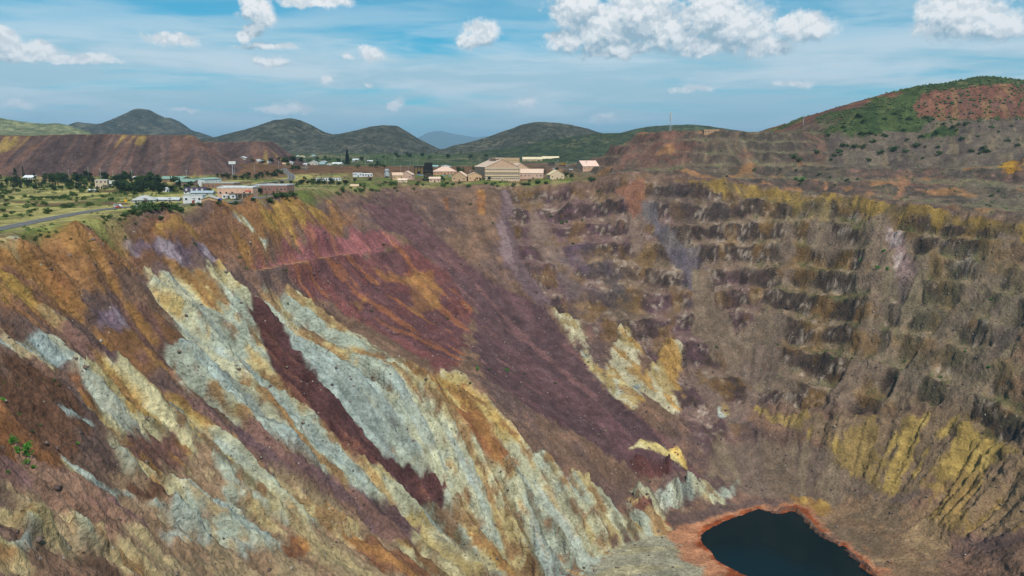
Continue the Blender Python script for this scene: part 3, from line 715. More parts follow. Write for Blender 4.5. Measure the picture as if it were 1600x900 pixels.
    # upper cuts and hill on the right
    blot = fbm3(XG / 7, YG / 7, Zn / 7, 4, 62).astype(f32)
    U_ = np.zeros_like(C) + c(104, 92, 78)
    red = sstep(300, 200, XG) * sstep(12, 24, Z0)
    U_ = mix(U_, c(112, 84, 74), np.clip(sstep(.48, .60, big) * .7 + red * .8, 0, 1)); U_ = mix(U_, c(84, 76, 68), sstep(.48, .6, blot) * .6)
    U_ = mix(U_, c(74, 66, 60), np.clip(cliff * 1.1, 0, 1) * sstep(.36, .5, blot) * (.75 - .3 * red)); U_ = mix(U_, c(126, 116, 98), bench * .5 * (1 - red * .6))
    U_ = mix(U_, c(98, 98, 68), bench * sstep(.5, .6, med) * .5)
    U_ = mix(U_, c(146, 110, 80), sstep(.66, .74, fbm(XG / 32, YG / 32, 3, 56)) * .7)
    hill = sstep(62, 84, Z0 + (big - .5) * 30)
    HH = np.zeros_like(C) + c(112, 78, 64); HH = mix(HH, c(96, 70, 62), sstep(.45, .6, gul)); HH = mix(HH, c(120, 100, 70), sstep(.6, .75, med))
    veg = np.clip(sstep(.50, .58, fbm(XG / 75, YG / 75, 4, 57)) + sstep(118, 126, Z0 + (med - .5) * 14), 0, 1)
    HH = mix(HH, c(66, 76, 44), veg * sstep(.42, .55, sml + veg * .15))
    U_ = mix(U_, HH, hill)
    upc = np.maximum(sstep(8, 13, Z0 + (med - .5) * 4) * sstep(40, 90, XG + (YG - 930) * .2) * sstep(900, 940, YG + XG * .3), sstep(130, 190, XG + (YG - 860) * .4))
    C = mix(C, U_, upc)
    # inside of the pit
    W = np.zeros_like(C) + c(116, 94, 80)
    W = mix(W, c(102, 84, 78), sstep(.45, .6, big)); W = mix(W, c(122, 96, 80), sstep(.55, .68, med) * .6)
    R = np.zeros_like(C) + c(130, 112, 98)
    xr = sstep(200, 330, XG + (med - .5) * 80)
    R = mix(R, c(128, 119, 92), xr)
    R = mix(R, c(124, 98, 106), (1 - xr) * sstep(.25, .5, big))
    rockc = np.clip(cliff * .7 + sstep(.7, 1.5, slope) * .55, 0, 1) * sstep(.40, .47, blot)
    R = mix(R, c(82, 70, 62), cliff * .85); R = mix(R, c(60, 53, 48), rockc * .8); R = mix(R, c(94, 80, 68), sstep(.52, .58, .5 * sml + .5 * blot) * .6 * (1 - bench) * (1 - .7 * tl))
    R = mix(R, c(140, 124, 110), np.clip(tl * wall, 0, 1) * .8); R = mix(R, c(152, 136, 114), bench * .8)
    R = mix(R, c(172, 162, 150), sstep(.60, .64, sml) * sstep(.48, .56, med) * (1 - tl) * .7)
    R = mix(R, c(134, 108, 72), sstep(.56, .68, fbm(XG / 20, YG / 20, 4, 58)) * .55)
    R = mix(R, c(90, 93, 60), bench * sstep(.52, .62, fbm(XG / 9, YG / 9, 3, 59)) * xr * .8)
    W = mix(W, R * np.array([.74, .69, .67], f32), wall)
    late = []
    f16 = fbm3(XG / 16, YG / 16, Zn / 16, 3, 61).astype(f32)
    for key, S, mk in masks:
        a, b, s = (c(*soft_c(t)) for t in PAL[key])
        s1_, s2_, m_ = st1[S], st2[S], med[S]
        L = np.zeros(mk.shape + (3,), f32) + a
        L = mix(L, b, sstep(.47, .55, .5 * chute[S] + .5 * m_))
        L = mix(L, s, sstep(.585, .64, .55 * s2_ + .3 * f16[S] + .15 * blot[S]) * .9)
        if key in ('white_slope', 'yellowclay', 'paleclay'):
            L = mix(L, c(156, 130, 92), sstep(.66, .73, .55 * s1_ + .45 * m_) * .75)
            L = mix(L, c(112, 104, 86), sstep(.62, .68, .55 * (1 - s1_) + .45 * blot[S]) * .7)
            L = mix(L, c(150, 162, 162), sstep(.55, .75, 1 - s2_) * .5)
            L = mix(L, c(122, 88, 66), sstep(.59, .63, .45 * s2_ + .55 * blot[S]) * .65)
        else:
            L = mix(L, L * .72, sstep(.60, .68, .5 * s1_ + .5 * blot[S]) * .8)
            L = mix(L, L * 1.25, sstep(.60, .68, .5 * (1 - s1_) + .5 * m_) * .7)
        if key in ('olive', 'darkrock', 'indigo', 'ochrerock'):
            L = mix(L, W[S], (.62 + .3 * sstep(.45, .6, m_)).astype(f32))
        if key in OUTKEYS:
            late.append((S, L, mk)); continue
        W[S] = mix(W[S], L, mk)
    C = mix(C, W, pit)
    for S, L, mk in late: C[S] = mix(C[S], L, mk)
    # salts round the lake
    zl = Z - LAKE_Z + (med - .5) * 2.2
    C = mix(C, c(176, 130, 104), (1 - sstep(.35, .85, zl - .8 * (1 - sstep(150, 185, XG)))) * pit); C = mix(C, c(140, 80, 56), (1 - sstep(.1, .5, zl)) * pit)
    # grain of the ground
    fin = vnoise3(XG / 1.8, YG / 1.8, Zn / 1.8, 55).astype(f32)
    C = C * (0.62 + .76 * med[..., None]) * (0.76 + .48 * sml[..., None]) * (.88 + .24 * fin[..., None]) * (1 + .36 * (1 - .8 * wall) * (st1 - .5))[..., None]
    lum = C.mean(-1, keepdims=True); C = np.clip(lum + (C - lum) * 1.22, .008, .9)
    return Z.astype(f32), C.astype(f32), dict(pit=pit, wall=wall, cliff=cliff, bench=bench, tl=tl, slope=slope, hill=hill, upc=upc, dump=dump, rill=rill, gul=gul, soft=soft, veg=veg)

# ---------------------------------------------------------------- helpers
def tag(o, label=None, cat=None, group=None, kind=None):
    if label: o['label'] = label
    if cat: o['category'] = cat
    if group: o['group'] = group
    if kind: o['kind'] = kind
    return o

def principled(name, col=(.5, .5, .5), rough=.9, spec=.2, metal=0.0):
    m = bpy.data.materials.new(name); m.use_nodes = True
    b = m.node_tree.nodes['Principled BSDF']
    b.inputs['Base Color'].default_value = (*col, 1); b.inputs['Roughness'].default_value = rough
    b.inputs['Specular IOR Level'].default_value = spec; b.inputs['Metallic'].default_value = metal
    return m, NT(m.node_tree), b

def grid_mesh(name, X, Y, Z, mat, color=None, smooth=True):
    ny, nx = X.shape
    me = bpy.data.meshes.new(name)
    co = np.stack([X, Y, Z], -1).reshape(-1, 3).astype(np.float32)
    idx = (np.arange(ny - 1)[:, None] * nx + np.arange(nx - 1)[None]).ravel()
    faces = np.stack([idx, idx + 1, idx + nx + 1, idx + nx], -1).astype(np.int32)
    me.vertices.add(len(co)); me.vertices.foreach_set('co', co.ravel())
    me.loops.add(faces.size); me.loops.foreach_set('vertex_index', faces.ravel())
    me.polygons.add(len(faces)); me.polygons.foreach_set('loop_start', np.arange(0, faces.size, 4, dtype=np.int32))
    me.polygons.foreach_set('use_smooth', np.full(len(faces), smooth))
    me.update(calc_edges=True)
    if color is not None:
        ca = me.color_attributes.new('mineral', 'FLOAT_COLOR', 'POINT')
        c4 = np.ones((len(co), 4), np.float32); c4[:, :3] = color.reshape(-1, 3)
        ca.data.foreach_set('color', c4.ravel())
    me.materials.append(mat)
    o = bpy.data.objects.new(name, me); COL.objects.link(o)
    return o

def earth_material(name, grain=1.0, bump=1.0):
    m, k, b = principled(name, rough=.95, spec=.12)
    at = k.n('ShaderNodeAttribute', attribute_name='mineral')
    pos = k.n('ShaderNodeNewGeometry').outputs['Position']
    n1 = k.noise(pos, .55 / grain, 4, .68); n2 = k.noise(pos, .11 / grain, 3, .6)
    vo = k.n('ShaderNodeTexVoronoi', feature='F1'); k.put(vo.inputs['Vector'], pos); vo.inputs['Scale'].default_value = .42 / grain
    f = k.math('MULTIPLY', k.smooth(n1, .32, .68, .76, 1.22), k.smooth(n2, .3, .7, .82, 1.16))
    col = k.mix(1.0, at.outputs['Color'], k.comb(f, f, f), 'MULTIPLY')
    # scattered small stones, some pale, some dark
    st = k.n('ShaderNodeTexVoronoi', feature='F1'); k.put(st.inputs['Vector'], pos); st.inputs['Scale'].default_value = .45 / grain
    sc_ = k.sep(st.outputs['Color'])
    stone = k.math('MULTIPLY', k.smooth(st.outputs['Distance'], .26, .16), k.math('GREATER_THAN', sc_[0], .86))
    col = k.mix(k.math('MULTIPLY', stone, .7), col, k.mix(k.math('GREATER_THAN', sc_[1], .72), (.045, .034, .028), (.40, .36, .30)))
    k.link(col, b.inputs['Base Color'])
    n3 = k.noise(pos, 2.6 / grain, 3, .7)
    h = k.math('ADD', k.math('MULTIPLY_ADD', n3, .35, k.math('MULTIPLY', n1, 1.6)), k.math('MULTIPLY', k.math('SUBTRACT', 1.0, vo.outputs['Distance']), .55))
    bp = k.n('ShaderNodeBump'); bp.inputs['Strength'].default_value = 1.0; bp.inputs['Distance'].default_value = 1.1 * bump
    k.link(h, bp.inputs['Height']); k.link(bp.outputs[0], b.inputs['Normal'])
    return m

# ---------------------------------------------------------------- terrain of the pit, the town bench and the cuts
Z0 = base_field()
ZF, CF, MF = detail_field(Z0)
NR, NC = 1000, 1000
yy = 100.0 * (1280.0 / 100.0) ** (np.arange(NR) / (NR - 1))
half = np.minimum(70 + .80 * yy, 812.0)
tX = np.linspace(-1, 1, NC)[None] * half[:, None]; tY = np.repeat(yy[:, None], NC, 1)
tZ = bil(ZF, tX, tY); tC = bil(CF, tX, tY)
rough = bil((MF['pit'] * (1 - .55 * MF['soft'])).astype(np.float32), tX, tY) * sstep(LAKE_Z + .5, LAKE_Z + 6, tZ)
steepv = sstep(.35, .9, bil(MF['slope'], tX, tY))
tZ = tZ + rough * (ridged3(tX / 3.6, tY / 3.6, tZ / 3.6, 3, 71) - .6) * (1.0 + 1.2 * steepv)
tZ = tZ + rough * (1 - sstep(300, 520, tY)) * (ridged3(tX / 1.7, tY / 1.7, tZ / 1.7, 3, 74) - .6) * 1.0
# shove steep faces sideways a little so that they are not smooth in plan
tX2 = tX + rough * steepv * (fbm(tX / 4 + tZ / 5, tY / 4, 3, 72) - .5) * 3.0
tY2 = tY + rough * steepv * (fbm(tX / 4, tY / 4 + tZ / 5, 3, 73) - .5) * 3.0
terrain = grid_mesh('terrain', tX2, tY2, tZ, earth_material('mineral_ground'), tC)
tag(terrain, kind='structure')

def gz(x, y):
    return float(bil(ZF, np.array(float(x)), np.array(float(y))))

# ---------------------------------------------------------------- lake
m, k, b = principled('lake_water', (.0015, .008, .009), .10, .3)
b.inputs['IOR'].default_value = 1.33
pos = k.n('ShaderNodeNewGeometry').outputs['Position']
bp = k.n('ShaderNodeBump'); bp.inputs['Strength'].default_value = .12; bp.inputs['Distance'].default_value = .1
k.link(k.noise(pos, .5, 4, .6), bp.inputs['Height']); k.link(bp.outputs[0], b.inputs['Normal'])
P = np.array(LAKE); cx, cy = P.mean(0)
bm = bmesh.new()
ring = [bm.verts.new((cx + (x - cx) * 1.25, cy + (y - cy) * 1.25, LAKE_Z)) for x, y in LAKE]
bm.faces.new(ring)
me = bpy.data.meshes.new('water'); bm.to_mesh(me); bm.free(); me.materials.append(m)
lake = bpy.data.objects.new('water', me); COL.objects.link(lake); tag(lake, kind='structure')

# ---------------------------------------------------------------- plain running out to the horizon
def plain_z(x, y):
    r = np.hypot(x, y)
    return 10 + 20 * sstep(1270, 2000, y) + (fbm(x / 140, y / 140, 3, 81) - .5) * 9 * sstep(1290, 1600, y)
px = np.concatenate([-np.geomspace(60000, 1000, 60), np.linspace(-980, 980, 150), np.geomspace(1000, 60000, 60)])
py = np.concatenate([np.linspace(1240, 2600, 130), np.geomspace(2620, 60000, 60)])
PX, PY = np.meshgrid(px, py)
PZ = plain_z(PX, PY); PZ[0] -= 4
c = lambda *a: lin(*a).astype(np.float32)
gC = np.zeros(PX.shape + (3,), np.float32) + c(74, 84, 54)
n_ = fbm(PX / 60, PY / 60, 4, 82); gC += (c(108, 100, 72) - gC) * sstep(.5, .62, n_)[..., None]
gC += (c(54, 66, 42) - gC) * sstep(.5, .6, fbm(PX / 25, PY / 25, 3, 83))[..., None]
ground = grid_mesh('ground', PX, PY, PZ, earth_material('scrub_plain', 3.0, 1.5), gC); tag(ground, kind='structure')

# ---------------------------------------------------------------- hills
def make_hill(name, prof, yc, wid, zb, cols, seed, rug=1.0, nx=440, ny=170):
    """prof: crest points (x, z); cross-section falls away on both sides with spurs and gullies"""
    P = np.array(prof); x0, x1 = P[0, 0], P[-1, 0]
    X = np.linspace(x0, x1, nx)[None].repeat(ny, 0)
    crest = np.interp(X, P[:, 0], P[:, 1])
    kx = (x1 - x0) / nx
    cr1 = crest[0]
    for _ in range(6): cr1 = np.convolve(np.pad(cr1, 2, mode='edge'), np.ones(5) / 5, 'valid')
    crest = cr1[None].repeat(ny, 0)
    v = np.linspace(-1, 1, ny)[:, None].repeat(nx, 1)
    Hh = np.maximum(crest - zb, 0)
    top = P[:, 1].max() - zb
    L = wid
    spur = (ridged(X / (L * .55), (yc + v * wid) / (L * .8), 4, seed) - .55)
    prof_ = (1 - np.abs(v)) ** 1.25
    Zh = zb - 6 + (Hh + 6) * prof_ + spur * top * .48 * rug * np.sin(np.pi * np.clip(np.abs(v) * 1.1, 0, 1)) * np.minimum(1, Hh / (top * .3 + 1))
    Zh += (fbm(X / (L * .05), (v * wid) / (L * .05), 3, seed + 3) - .5) * top * .03
    Yh = yc + v * wid
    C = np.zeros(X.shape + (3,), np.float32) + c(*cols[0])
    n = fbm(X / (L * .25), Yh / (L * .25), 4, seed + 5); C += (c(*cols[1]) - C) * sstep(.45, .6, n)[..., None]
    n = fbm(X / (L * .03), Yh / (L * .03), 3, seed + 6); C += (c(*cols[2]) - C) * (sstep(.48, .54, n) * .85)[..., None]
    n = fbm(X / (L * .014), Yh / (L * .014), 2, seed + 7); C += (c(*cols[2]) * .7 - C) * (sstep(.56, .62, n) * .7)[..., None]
    o = grid_mesh(name, X, Yh, Zh, earth_material(name + '_scrub', max(2.0, wid / 150), max(2.0, wid / 200)), C); tag(o, kind='structure')  # scrub colours here also hold the painted sun and cloud shade
    return o
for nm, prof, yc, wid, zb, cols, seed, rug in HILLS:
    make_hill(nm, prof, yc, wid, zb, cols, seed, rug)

# ---------------------------------------------------------------- where things stand (world metres)
BUILDINGS = [
  {'name':'store_building','label':'white stucco shop with red door beside the dry yellow yard','cat':'building','loc':(-231.6,544.4),'size':(13.6,9,6.1),'base':-0.2,'roof':'flat','rf':0,'wall':(205,205,202),'roofc':(190,188,182),'rot':8,'win':(2,1),'door':1},
  {'name':'store_building','label':'tan shop with pale gable wall joined behind the white shop','cat':'building','loc':(-208.9,517.4),'size':(10.2,14,6.2),'base':3.7,'roof':'gable_y','rf':0.25,'wall':(190,150,105),'roofc':(176,170,160),'rot':14,'win':(2,1),'door':1},
  {'name':'store_building','label':'long peach coloured store with white parapet and shaded porch','cat':'building','loc':(-223.5,609.7),'size':(27.8,16,8.9),'base':-0.2,'roof':'flat','rf':0,'wall':(204,162,136),'roofc':(214,212,206),'rot':5,'win':(5,1),'door':1,'porch':True,'parapet':(205,205,202)},
  {'name':'shed','label':'low white lean-to in front of the peach store','cat':'shed','loc':(-226.6,599.3),'size':(10.4,5,3.1),'base':-0.5,'roof':'flat','rf':0,'wall':(205,205,202),'roofc':(200,200,196),'rot':5,'win':(2,1),'door':1},
  {'name':'brick_building','label':'long red brick commercial building with white flat roof','cat':'building','loc':(-212.9,678.1),'size':(25.1,18,7.6),'base':-0.6,'roof':'flat','rf':0,'wall':(142,104,90),'roofc':(206,208,208),'rot':-4,'win':(6,1),'door':1,'parapet':(190,190,188)},
  {'name':'annex','label':'pale flat roofed annex at the end of the red brick building','cat':'building','loc':(-237.8,706.9),'size':(7.3,12,6.1),'base':0.1,'roof':'flat','rf':0,'wall':(170,165,160),'roofc':(200,202,204),'rot':-4,'win':(2,1),'door':0},
  {'name':'house','label':'white house with dark purple roof and four pale dormers','cat':'house','loc':(-283.6,670.9),'size':(18.0,10,5.8),'base':-0.5,'roof':'gable_x','rf':0.55,'wall':(205,205,202),'roofc':(62,54,72),'rot':6,'win':(4,1),'door':1,'dormers':4},
  {'name':'shed','label':'blue grey metal shed behind the tan shop','cat':'shed','loc':(-269.3,651.3),'size':(18.6,10,3.7),'base':-0.8,'roof':'gable_x','rf':0.4,'wall':(150,160,162),'roofc':(160,172,178),'rot':8,'win':(2,1),'door':0},
  {'name':'warehouse','label':'large warehouse with white end wall and pale green roof','cat':'warehouse','loc':(-332.1,814.4),'size':(16.7,30,8.4),'base':0.4,'roof':'gable_y','rf':0.15,'wall':(205,212,214),'roofc':(140,165,150),'rot':-12,'win':(2,1),'door':1},
  {'name':'warehouse','label':'brown walled warehouse with green metal roof behind cypress trees','cat':'warehouse','loc':(-345.1,803.4),'size':(20.0,24,7.6),'base':0.7,'roof':'gable_x','rf':0.35,'wall':(132,108,90),'roofc':(126,154,138),'rot':-6,'win':(5,1),'door':0},
  {'name':'warehouse','label':'long low green roofed warehouse half hidden by dark trees','cat':'warehouse','loc':(-396.7,883.2),'size':(27.3,22,6.1),'base':2.4,'roof':'gable_x','rf':0.4,'wall':(140,112,92),'roofc':(128,158,142),'rot':-4,'win':(5,1),'door':0},
  {'name':'store_building','label':'brown flat roofed store with grey roof edge','cat':'building','loc':(-284.9,733.6),'size':(31.6,16,5.7),'base':1.2,'roof':'flat','rf':0,'wall':(140,108,86),'roofc':(170,172,168),'rot':-3,'win':(6,1),'door':1,'parapet':(176,172,164)},
  {'name':'store_building','label':'grey roofed store right behind the peach store','cat':'building','loc':(-262.2,705.9),'size':(23.2,8,4.9),'base':0.6,'roof':'flat','rf':0,'wall':(160,156,150),'roofc':(196,198,198),'rot':2,'win':(4,1),'door':0},
  {'name':'greenhouse','label':'low grey metal shed with hipped roof by the dark bushes','cat':'shed','loc':(-272.0,552.5),'size':(15.7,14,5.2),'base':-0.3,'roof':'hip','rf':0.6,'wall':(165,165,158),'roofc':(172,172,168),'rot':20,'win':(2,1),'door':1},
  {'name':'shed','label':'long narrow shed with pale grey metal roof','cat':'shed','loc':(-261.1,565.6),'size':(18.6,6,2.9),'base':-0.5,'roof':'gable_x','rf':0.5,'wall':(150,152,150),'roofc':(182,186,186),'rot':4,'win':(3,1),'door':0},
  {'name':'house','label':'tan two storey house with white flat roof among trees','cat':'house','loc':(-410.3,749.9),'size':(11.0,10,9.1),'base':0.3,'roof':'flat','rf':0,'wall':(190,170,145),'roofc':(215,212,205),'rot':18,'win':(2,2),'door':1},
  {'name':'house','label':'white house wing beside the tan two storey house','cat':'house','loc':(-442.9,827.6),'size':(8.6,8,5.7),'base':-0.7,'roof':'flat','rf':0,'wall':(210,206,200),'roofc':(214,214,210),'rot':10,'win':(2,1),'door':1},
  {'name':'house','label':'white roofed house behind the row of tall cypresses','cat':'house','loc':(-580.2,904.7),'size':(13.3,9,4.7),'base':4.6,'roof':'gable_x','rf':0.5,'wall':(196,196,190),'roofc':(214,216,216),'rot':-5,'win':(3,1),'door':1},
  {'name':'house','label':'small white house with bright roof under the waste dump','cat':'house','loc':(-449.8,901.6),'size':(8.6,8,3.9),'base':3.6,'roof':'gable_x','rf':0.5,'wall':(200,200,196),'roofc':(216,220,220),'rot':5,'win':(2,1),'door':1},
  {'name':'house','label':'pale low house in the middle of dense green trees','cat':'house','loc':(-389.1,693.9),'size':(6.0,7,2.4),'base':-0.0,'roof':'gable_x','rf':0.5,'wall':(188,184,176),'roofc':(206,204,198),'rot':5,'win':(2,1),'door':1},
  {'name':'house','label':'small house with white arched roof among dark trees','cat':'house','loc':(-318.6,693.1),'size':(6.0,7,4.2),'base':0.0,'roof':'gable_y','rf':0.5,'wall':(205,208,210),'roofc':(214,216,218),'rot':-8,'win':(1,1),'door':1},
  {'name':'trailer','label':'long white trailer home with flat roof on the flat','cat':'trailer','loc':(-226.7,903.1),'size':(17.3,5,3.9),'base':2.0,'roof':'flat','rf':0,'wall':(214,214,212),'roofc':(218,218,216),'rot':-6,'win':(5,1),'door':1},
  {'name':'trailer','label':'second white trailer home end to end with the long one','cat':'trailer','loc':(-215.7,918.5),'size':(12.8,5,3.2),'base':2.2,'roof':'flat','rf':0,'wall':(206,206,204),'roofc':(214,214,212),'rot':4,'win':(3,1),'door':1},
  {'name':'trailer','label':'large white recreational trailer with dark side windows','cat':'trailer','loc':(-205.5,999.7),'size':(12.2,4,5.6),'base':3.8,'roof':'flat','rf':0,'wall':(216,216,216),'roofc':(220,220,220),'rot':-10,'win':(3,1),'door':1},
  {'name':'trailer','label':'white trailer with sloping nose beside the larger trailer','cat':'trailer','loc':(-193.0,1001.4),'size':(13.9,4,4.4),'base':4.2,'roof':'hip','rf':0.25,'wall':(212,212,210),'roofc':(216,216,214),'rot':8,'win':(3,1),'door':1},
  {'name':'shed','label':'low cream roofed shed in scrub on the pit rim','cat':'shed','loc':(-169.0,803.5),'size':(8.4,5,2.4),'base':0.4,'roof':'gable_x','rf':0.6,'wall':(206,178,146),'roofc':(206,178,146),'rot':10,'win':(1,1),'door':0},
  {'name':'house','label':'tan mine house with cross gabled roof beside paved yard','cat':'house','loc':(-146.5,958.8),'size':(13.3,11,9.5),'base':1.2,'roof':'gable_x','rf':0.35,'wall':(196,160,124),'roofc':(206,174,146),'rot':14,'win':(2,1),'door':1},
  {'name':'house','label':'pale pink gabled house joined to the tan mine house','cat':'house','loc':(-135.0,967.1),'size':(15.9,13,10.9),'base':1.3,'roof':'gable_y','rf':0.4,'wall':(206,168,146),'roofc':(212,184,160),'rot':-8,'win':(2,1),'door':1},
  {'name':'shed','label':'low pale shed stepping down in front of the tan house','cat':'shed','loc':(-131.6,901.2),'size':(11.0,5,4.7),'base':0.5,'roof':'gable_x','rf':0.4,'wall':(214,184,154),'roofc':(216,190,166),'rot':8,'win':(1,1),'door':0},
  {'name':'shed','label':'small pink box shed at the foot of the black headframe','cat':'shed','loc':(-97.2,944.6),'size':(13.9,8,6.6),'base':-1.1,'roof':'gable_x','rf':0.3,'wall':(206,168,146),'roofc':(216,188,166),'rot':4,'win':(2,1),'door':1},
  {'name':'machine_shop','label':'broad machine shop with low salmon hipped roof','cat':'building','loc':(-93.1,1039.5),'size':(32.2,26,10.7),'base':6.0,'roof':'hip','rf':0.6,'wall':(196,148,116),'roofc':(214,180,158),'rot':6,'win':(6,1),'door':1},
  {'name':'house','label':'tan house with steep front gable and dark doorway','cat':'house','loc':(-65.7,955.2),'size':(19.0,14,12.4),'base':0.2,'roof':'gable_y','rf':0.5,'wall':(196,160,124),'roofc':(216,184,156),'rot':-10,'win':(2,1),'door':1},
  {'name':'house','label':'tan house with hipped gable beside the steep gabled one','cat':'house','loc':(-47.6,953.2),'size':(17.3,13,11.1),'base':0.7,'roof':'gable_y','rf':0.35,'wall':(204,164,122),'roofc':(214,184,158),'rot':8,'win':(2,1),'door':1},
  {'name':'mill_hall','label':'tall tan mill hall with broad ridged roof and roof monitor','cat':'building','loc':(-20.9,1000.6),'size':(47.0,40,23.1),'base':4.0,'roof':'gable_y','rf':0.42,'wall':(196,160,130),'roofc':(208,180,156),'rot':24,'win':(5,2),'door':1,'monitor':True},
  {'name':'office_block','label':'long cream three storey block with rows of small windows','cat':'building','loc':(-11.8,951.4),'size':(43.5,16,16.8),'base':0.7,'roof':'flat','rf':0,'wall':(206,178,146),'roofc':(212,180,150),'rot':-4,'win':(16,3),'door':1,'bands':True},
  {'name':'mill_hall','label':'gabled tan hall tucked behind the long cream block','cat':'building','loc':(8.2,1012.7),'size':(21.8,26,15.7),'base':6.0,'roof':'gable_y','rf':0.4,'wall':(200,164,134),'roofc':(212,184,160),'rot':18,'win':(2,2),'door':0},
  {'name':'workshop','label':'low pink workshop wing at the end of the cream block','cat':'building','loc':(25.6,967.5),'size':(30.0,18,12.5),'base':3.0,'roof':'gable_x','rf':0.4,'wall':(206,168,146),'roofc':(214,184,160),'rot':-8,'win':(5,1),'door':2},
  {'name':'office_building','label':'tan flat roofed building on the rise behind the mill hall','cat':'building','loc':(-11.7,1450.6),'size':(51.5,14,11.3),'base':14.3,'roof':'flat','rf':0,'wall':(196,160,120),'roofc':(206,178,150),'rot':2,'win':(8,1),'door':1},
  {'name':'warehouse','label':'long tan warehouse with cream roof below the green hill','cat':'warehouse','loc':(41.4,1522.3),'size':(39.6,16,8.6),'base':18.3,'roof':'gable_x','rf':0.5,'wall':(196,164,126),'roofc':(216,196,160),'rot':-3,'win':(6,1),'door':1},
  {'name':'warehouse','label':'higher end section of the long tan warehouse','cat':'warehouse','loc':(82.7,1622.2),'size':(36.5,16,9.8),'base':17.8,'roof':'gable_x','rf':0.5,'wall':(198,166,128),'roofc':(218,198,162),'rot':-3,'win':(5,1),'door':0},
  {'name':'cottage','label':'small cream cottage with two steep front gables','cat':'house','loc':(55.1,949.6),'size':(19.7,10,11.5),'base':2.7,'roof':'gable_y','rf':0.5,'wall':(206,178,146),'roofc':(222,200,158),'rot':22,'win':(2,1),'door':1},
  {'name':'shed','label':'tan shed with broad pale sloping roof at the haul road','cat':'shed','loc':(107.0,1068.9),'size':(26.7,20,13.4),'base':9.8,'roof':'gable_x','rf':0.55,'wall':(196,158,130),'roofc':(224,190,172),'rot':26,'win':(3,1),'door':1},
  {'name':'guard_building','label':'tan block house with flat roof on top of the red terraces','cat':'building','loc':(269.9,1029.6),'size':(20.5,12,6.7),'base':61.1,'roof':'flat','rf':0,'wall':(176,138,104),'roofc':(186,150,118),'rot':-4,'win':(4,1),'door':1},
  {'name':'far_house','label':'small far house with pale roof among trees below the hills','cat':'house','loc':(-411.6,1157.9),'size':(11.0,10,4.0),'base':25.5,'roof':'gable_y','rf':0.5,'wall':(190,180,165),'roofc':(205,208,208),'rot':-20,'win':(2,1),'door':1,'group':'houses of the far suburb'},
  {'name':'far_house','label':'small far house with pale roof among trees below the hills','cat':'house','loc':(-385.7,1153.1),'size':(9.0,10,3.0),'base':21.9,'roof':'gable_x','rf':0.5,'wall':(220,220,216),'roofc':(190,196,196),'rot':17,'win':(2,1),'door':1,'group':'houses of the far suburb'},
  {'name':'far_house','label':'small far house with turquoise metal roof below the hills','cat':'house','loc':(-370.5,1152.8),'size':(8.0,10,4.0),'base':19.8,'roof':'gable_y','rf':0.5,'wall':(220,220,216),'roofc':(150,190,190),'rot':14,'win':(2,1),'door':1,'group':'houses of the far suburb'},
  {'name':'far_house','label':'small far house with tan roof among trees below the hills','cat':'house','loc':(-352.1,1158.1),'size':(9.0,10,3.5),'base':17.7,'roof':'gable_x','rf':0.5,'wall':(190,180,165),'roofc':(200,170,130),'rot':11,'win':(2,1),'door':1,'group':'houses of the far suburb'},
  {'name':'far_house','label':'small far house with pale roof among trees below the hills','cat':'house','loc':(-347.5,1179.5),'size':(9.2,10,4.1),'base':19.5,'roof':'gable_y','rf':0.5,'wall':(220,220,216),'roofc':(214,214,214),'rot':8,'win':(2,1),'door':1,'group':'houses of the far suburb'},
  {'name':'far_house','label':'small far house with pale roof among trees below the hills','cat':'house','loc':(-333.1,1197.8),'size':(14.5,10,3.1),'base':17.5,'roof':'gable_x','rf':0.5,'wall':(220,220,216),'roofc':(205,208,208),'rot':5,'win':(2,1),'door':1,'group':'houses of the far suburb'},
  {'name':'far_house','label':'small far house with pale roof among trees below the hills','cat':'house','loc':(-376.1,1426.3),'size':(19.8,10,8.7),'base':12.2,'roof':'gable_y','rf':0.5,'wall':(190,180,165),'roofc':(190,196,196),'rot':2,'win':(2,1),'door':1,'group':'houses of the far suburb'},
  {'name':'far_house','label':'small far house with turquoise metal roof below the hills','cat':'house','loc':(-365.2,1450.8),'size':(10.1,10,3.1),'base':13.0,'roof':'gable_x','rf':0.5,'wall':(220,220,216),'roofc':(150,190,190),'rot':-1,'win':(2,1),'door':1,'group':'houses of the far suburb'},
  {'name':'far_house','label':'small far house with tan roof among trees below the hills','cat':'house','loc':(-343.4,1416.6),'size':(12.3,10,3.7),'base':12.4,'roof':'gable_y','rf':0.5,'wall':(220,220,216),'roofc':(200,170,130),'rot':-4,'win':(2,1),'door':1,'group':'houses of the far suburb'},
  {'name':'far_house','label':'small far house with pale roof among trees below the hills','cat':'house','loc':(-332.3,1433.7),'size':(18.7,10,4.4),'base':12.7,'roof':'gable_x','rf':0.5,'wall':(190,180,165),'roofc':(214,214,214),'rot':-7,'win':(2,1),'door':1,'group':'houses of the far suburb'},
  {'name':'far_house','label':'small far house with pale roof among trees below the hills','cat':'house','loc':(-380.5,1517.2),'size':(13.2,10,3.3),'base':15.8,'roof':'gable_y','rf':0.5,'wall':(220,220,216),'roofc':(205,208,208),'rot':-10,'win':(2,1),'door':1,'group':'houses of the far suburb'},
  {'name':'far_house','label':'small far house with pale roof among trees below the hills','cat':'house','loc':(-317.8,1535.5),'size':(12.0,10,5.3),'base':18.1,'roof':'gable_x','rf':0.5,'wall':(220,220,216),'roofc':(190,196,196),'rot':-13,'win':(2,1),'door':1,'group':'houses of the far suburb'},
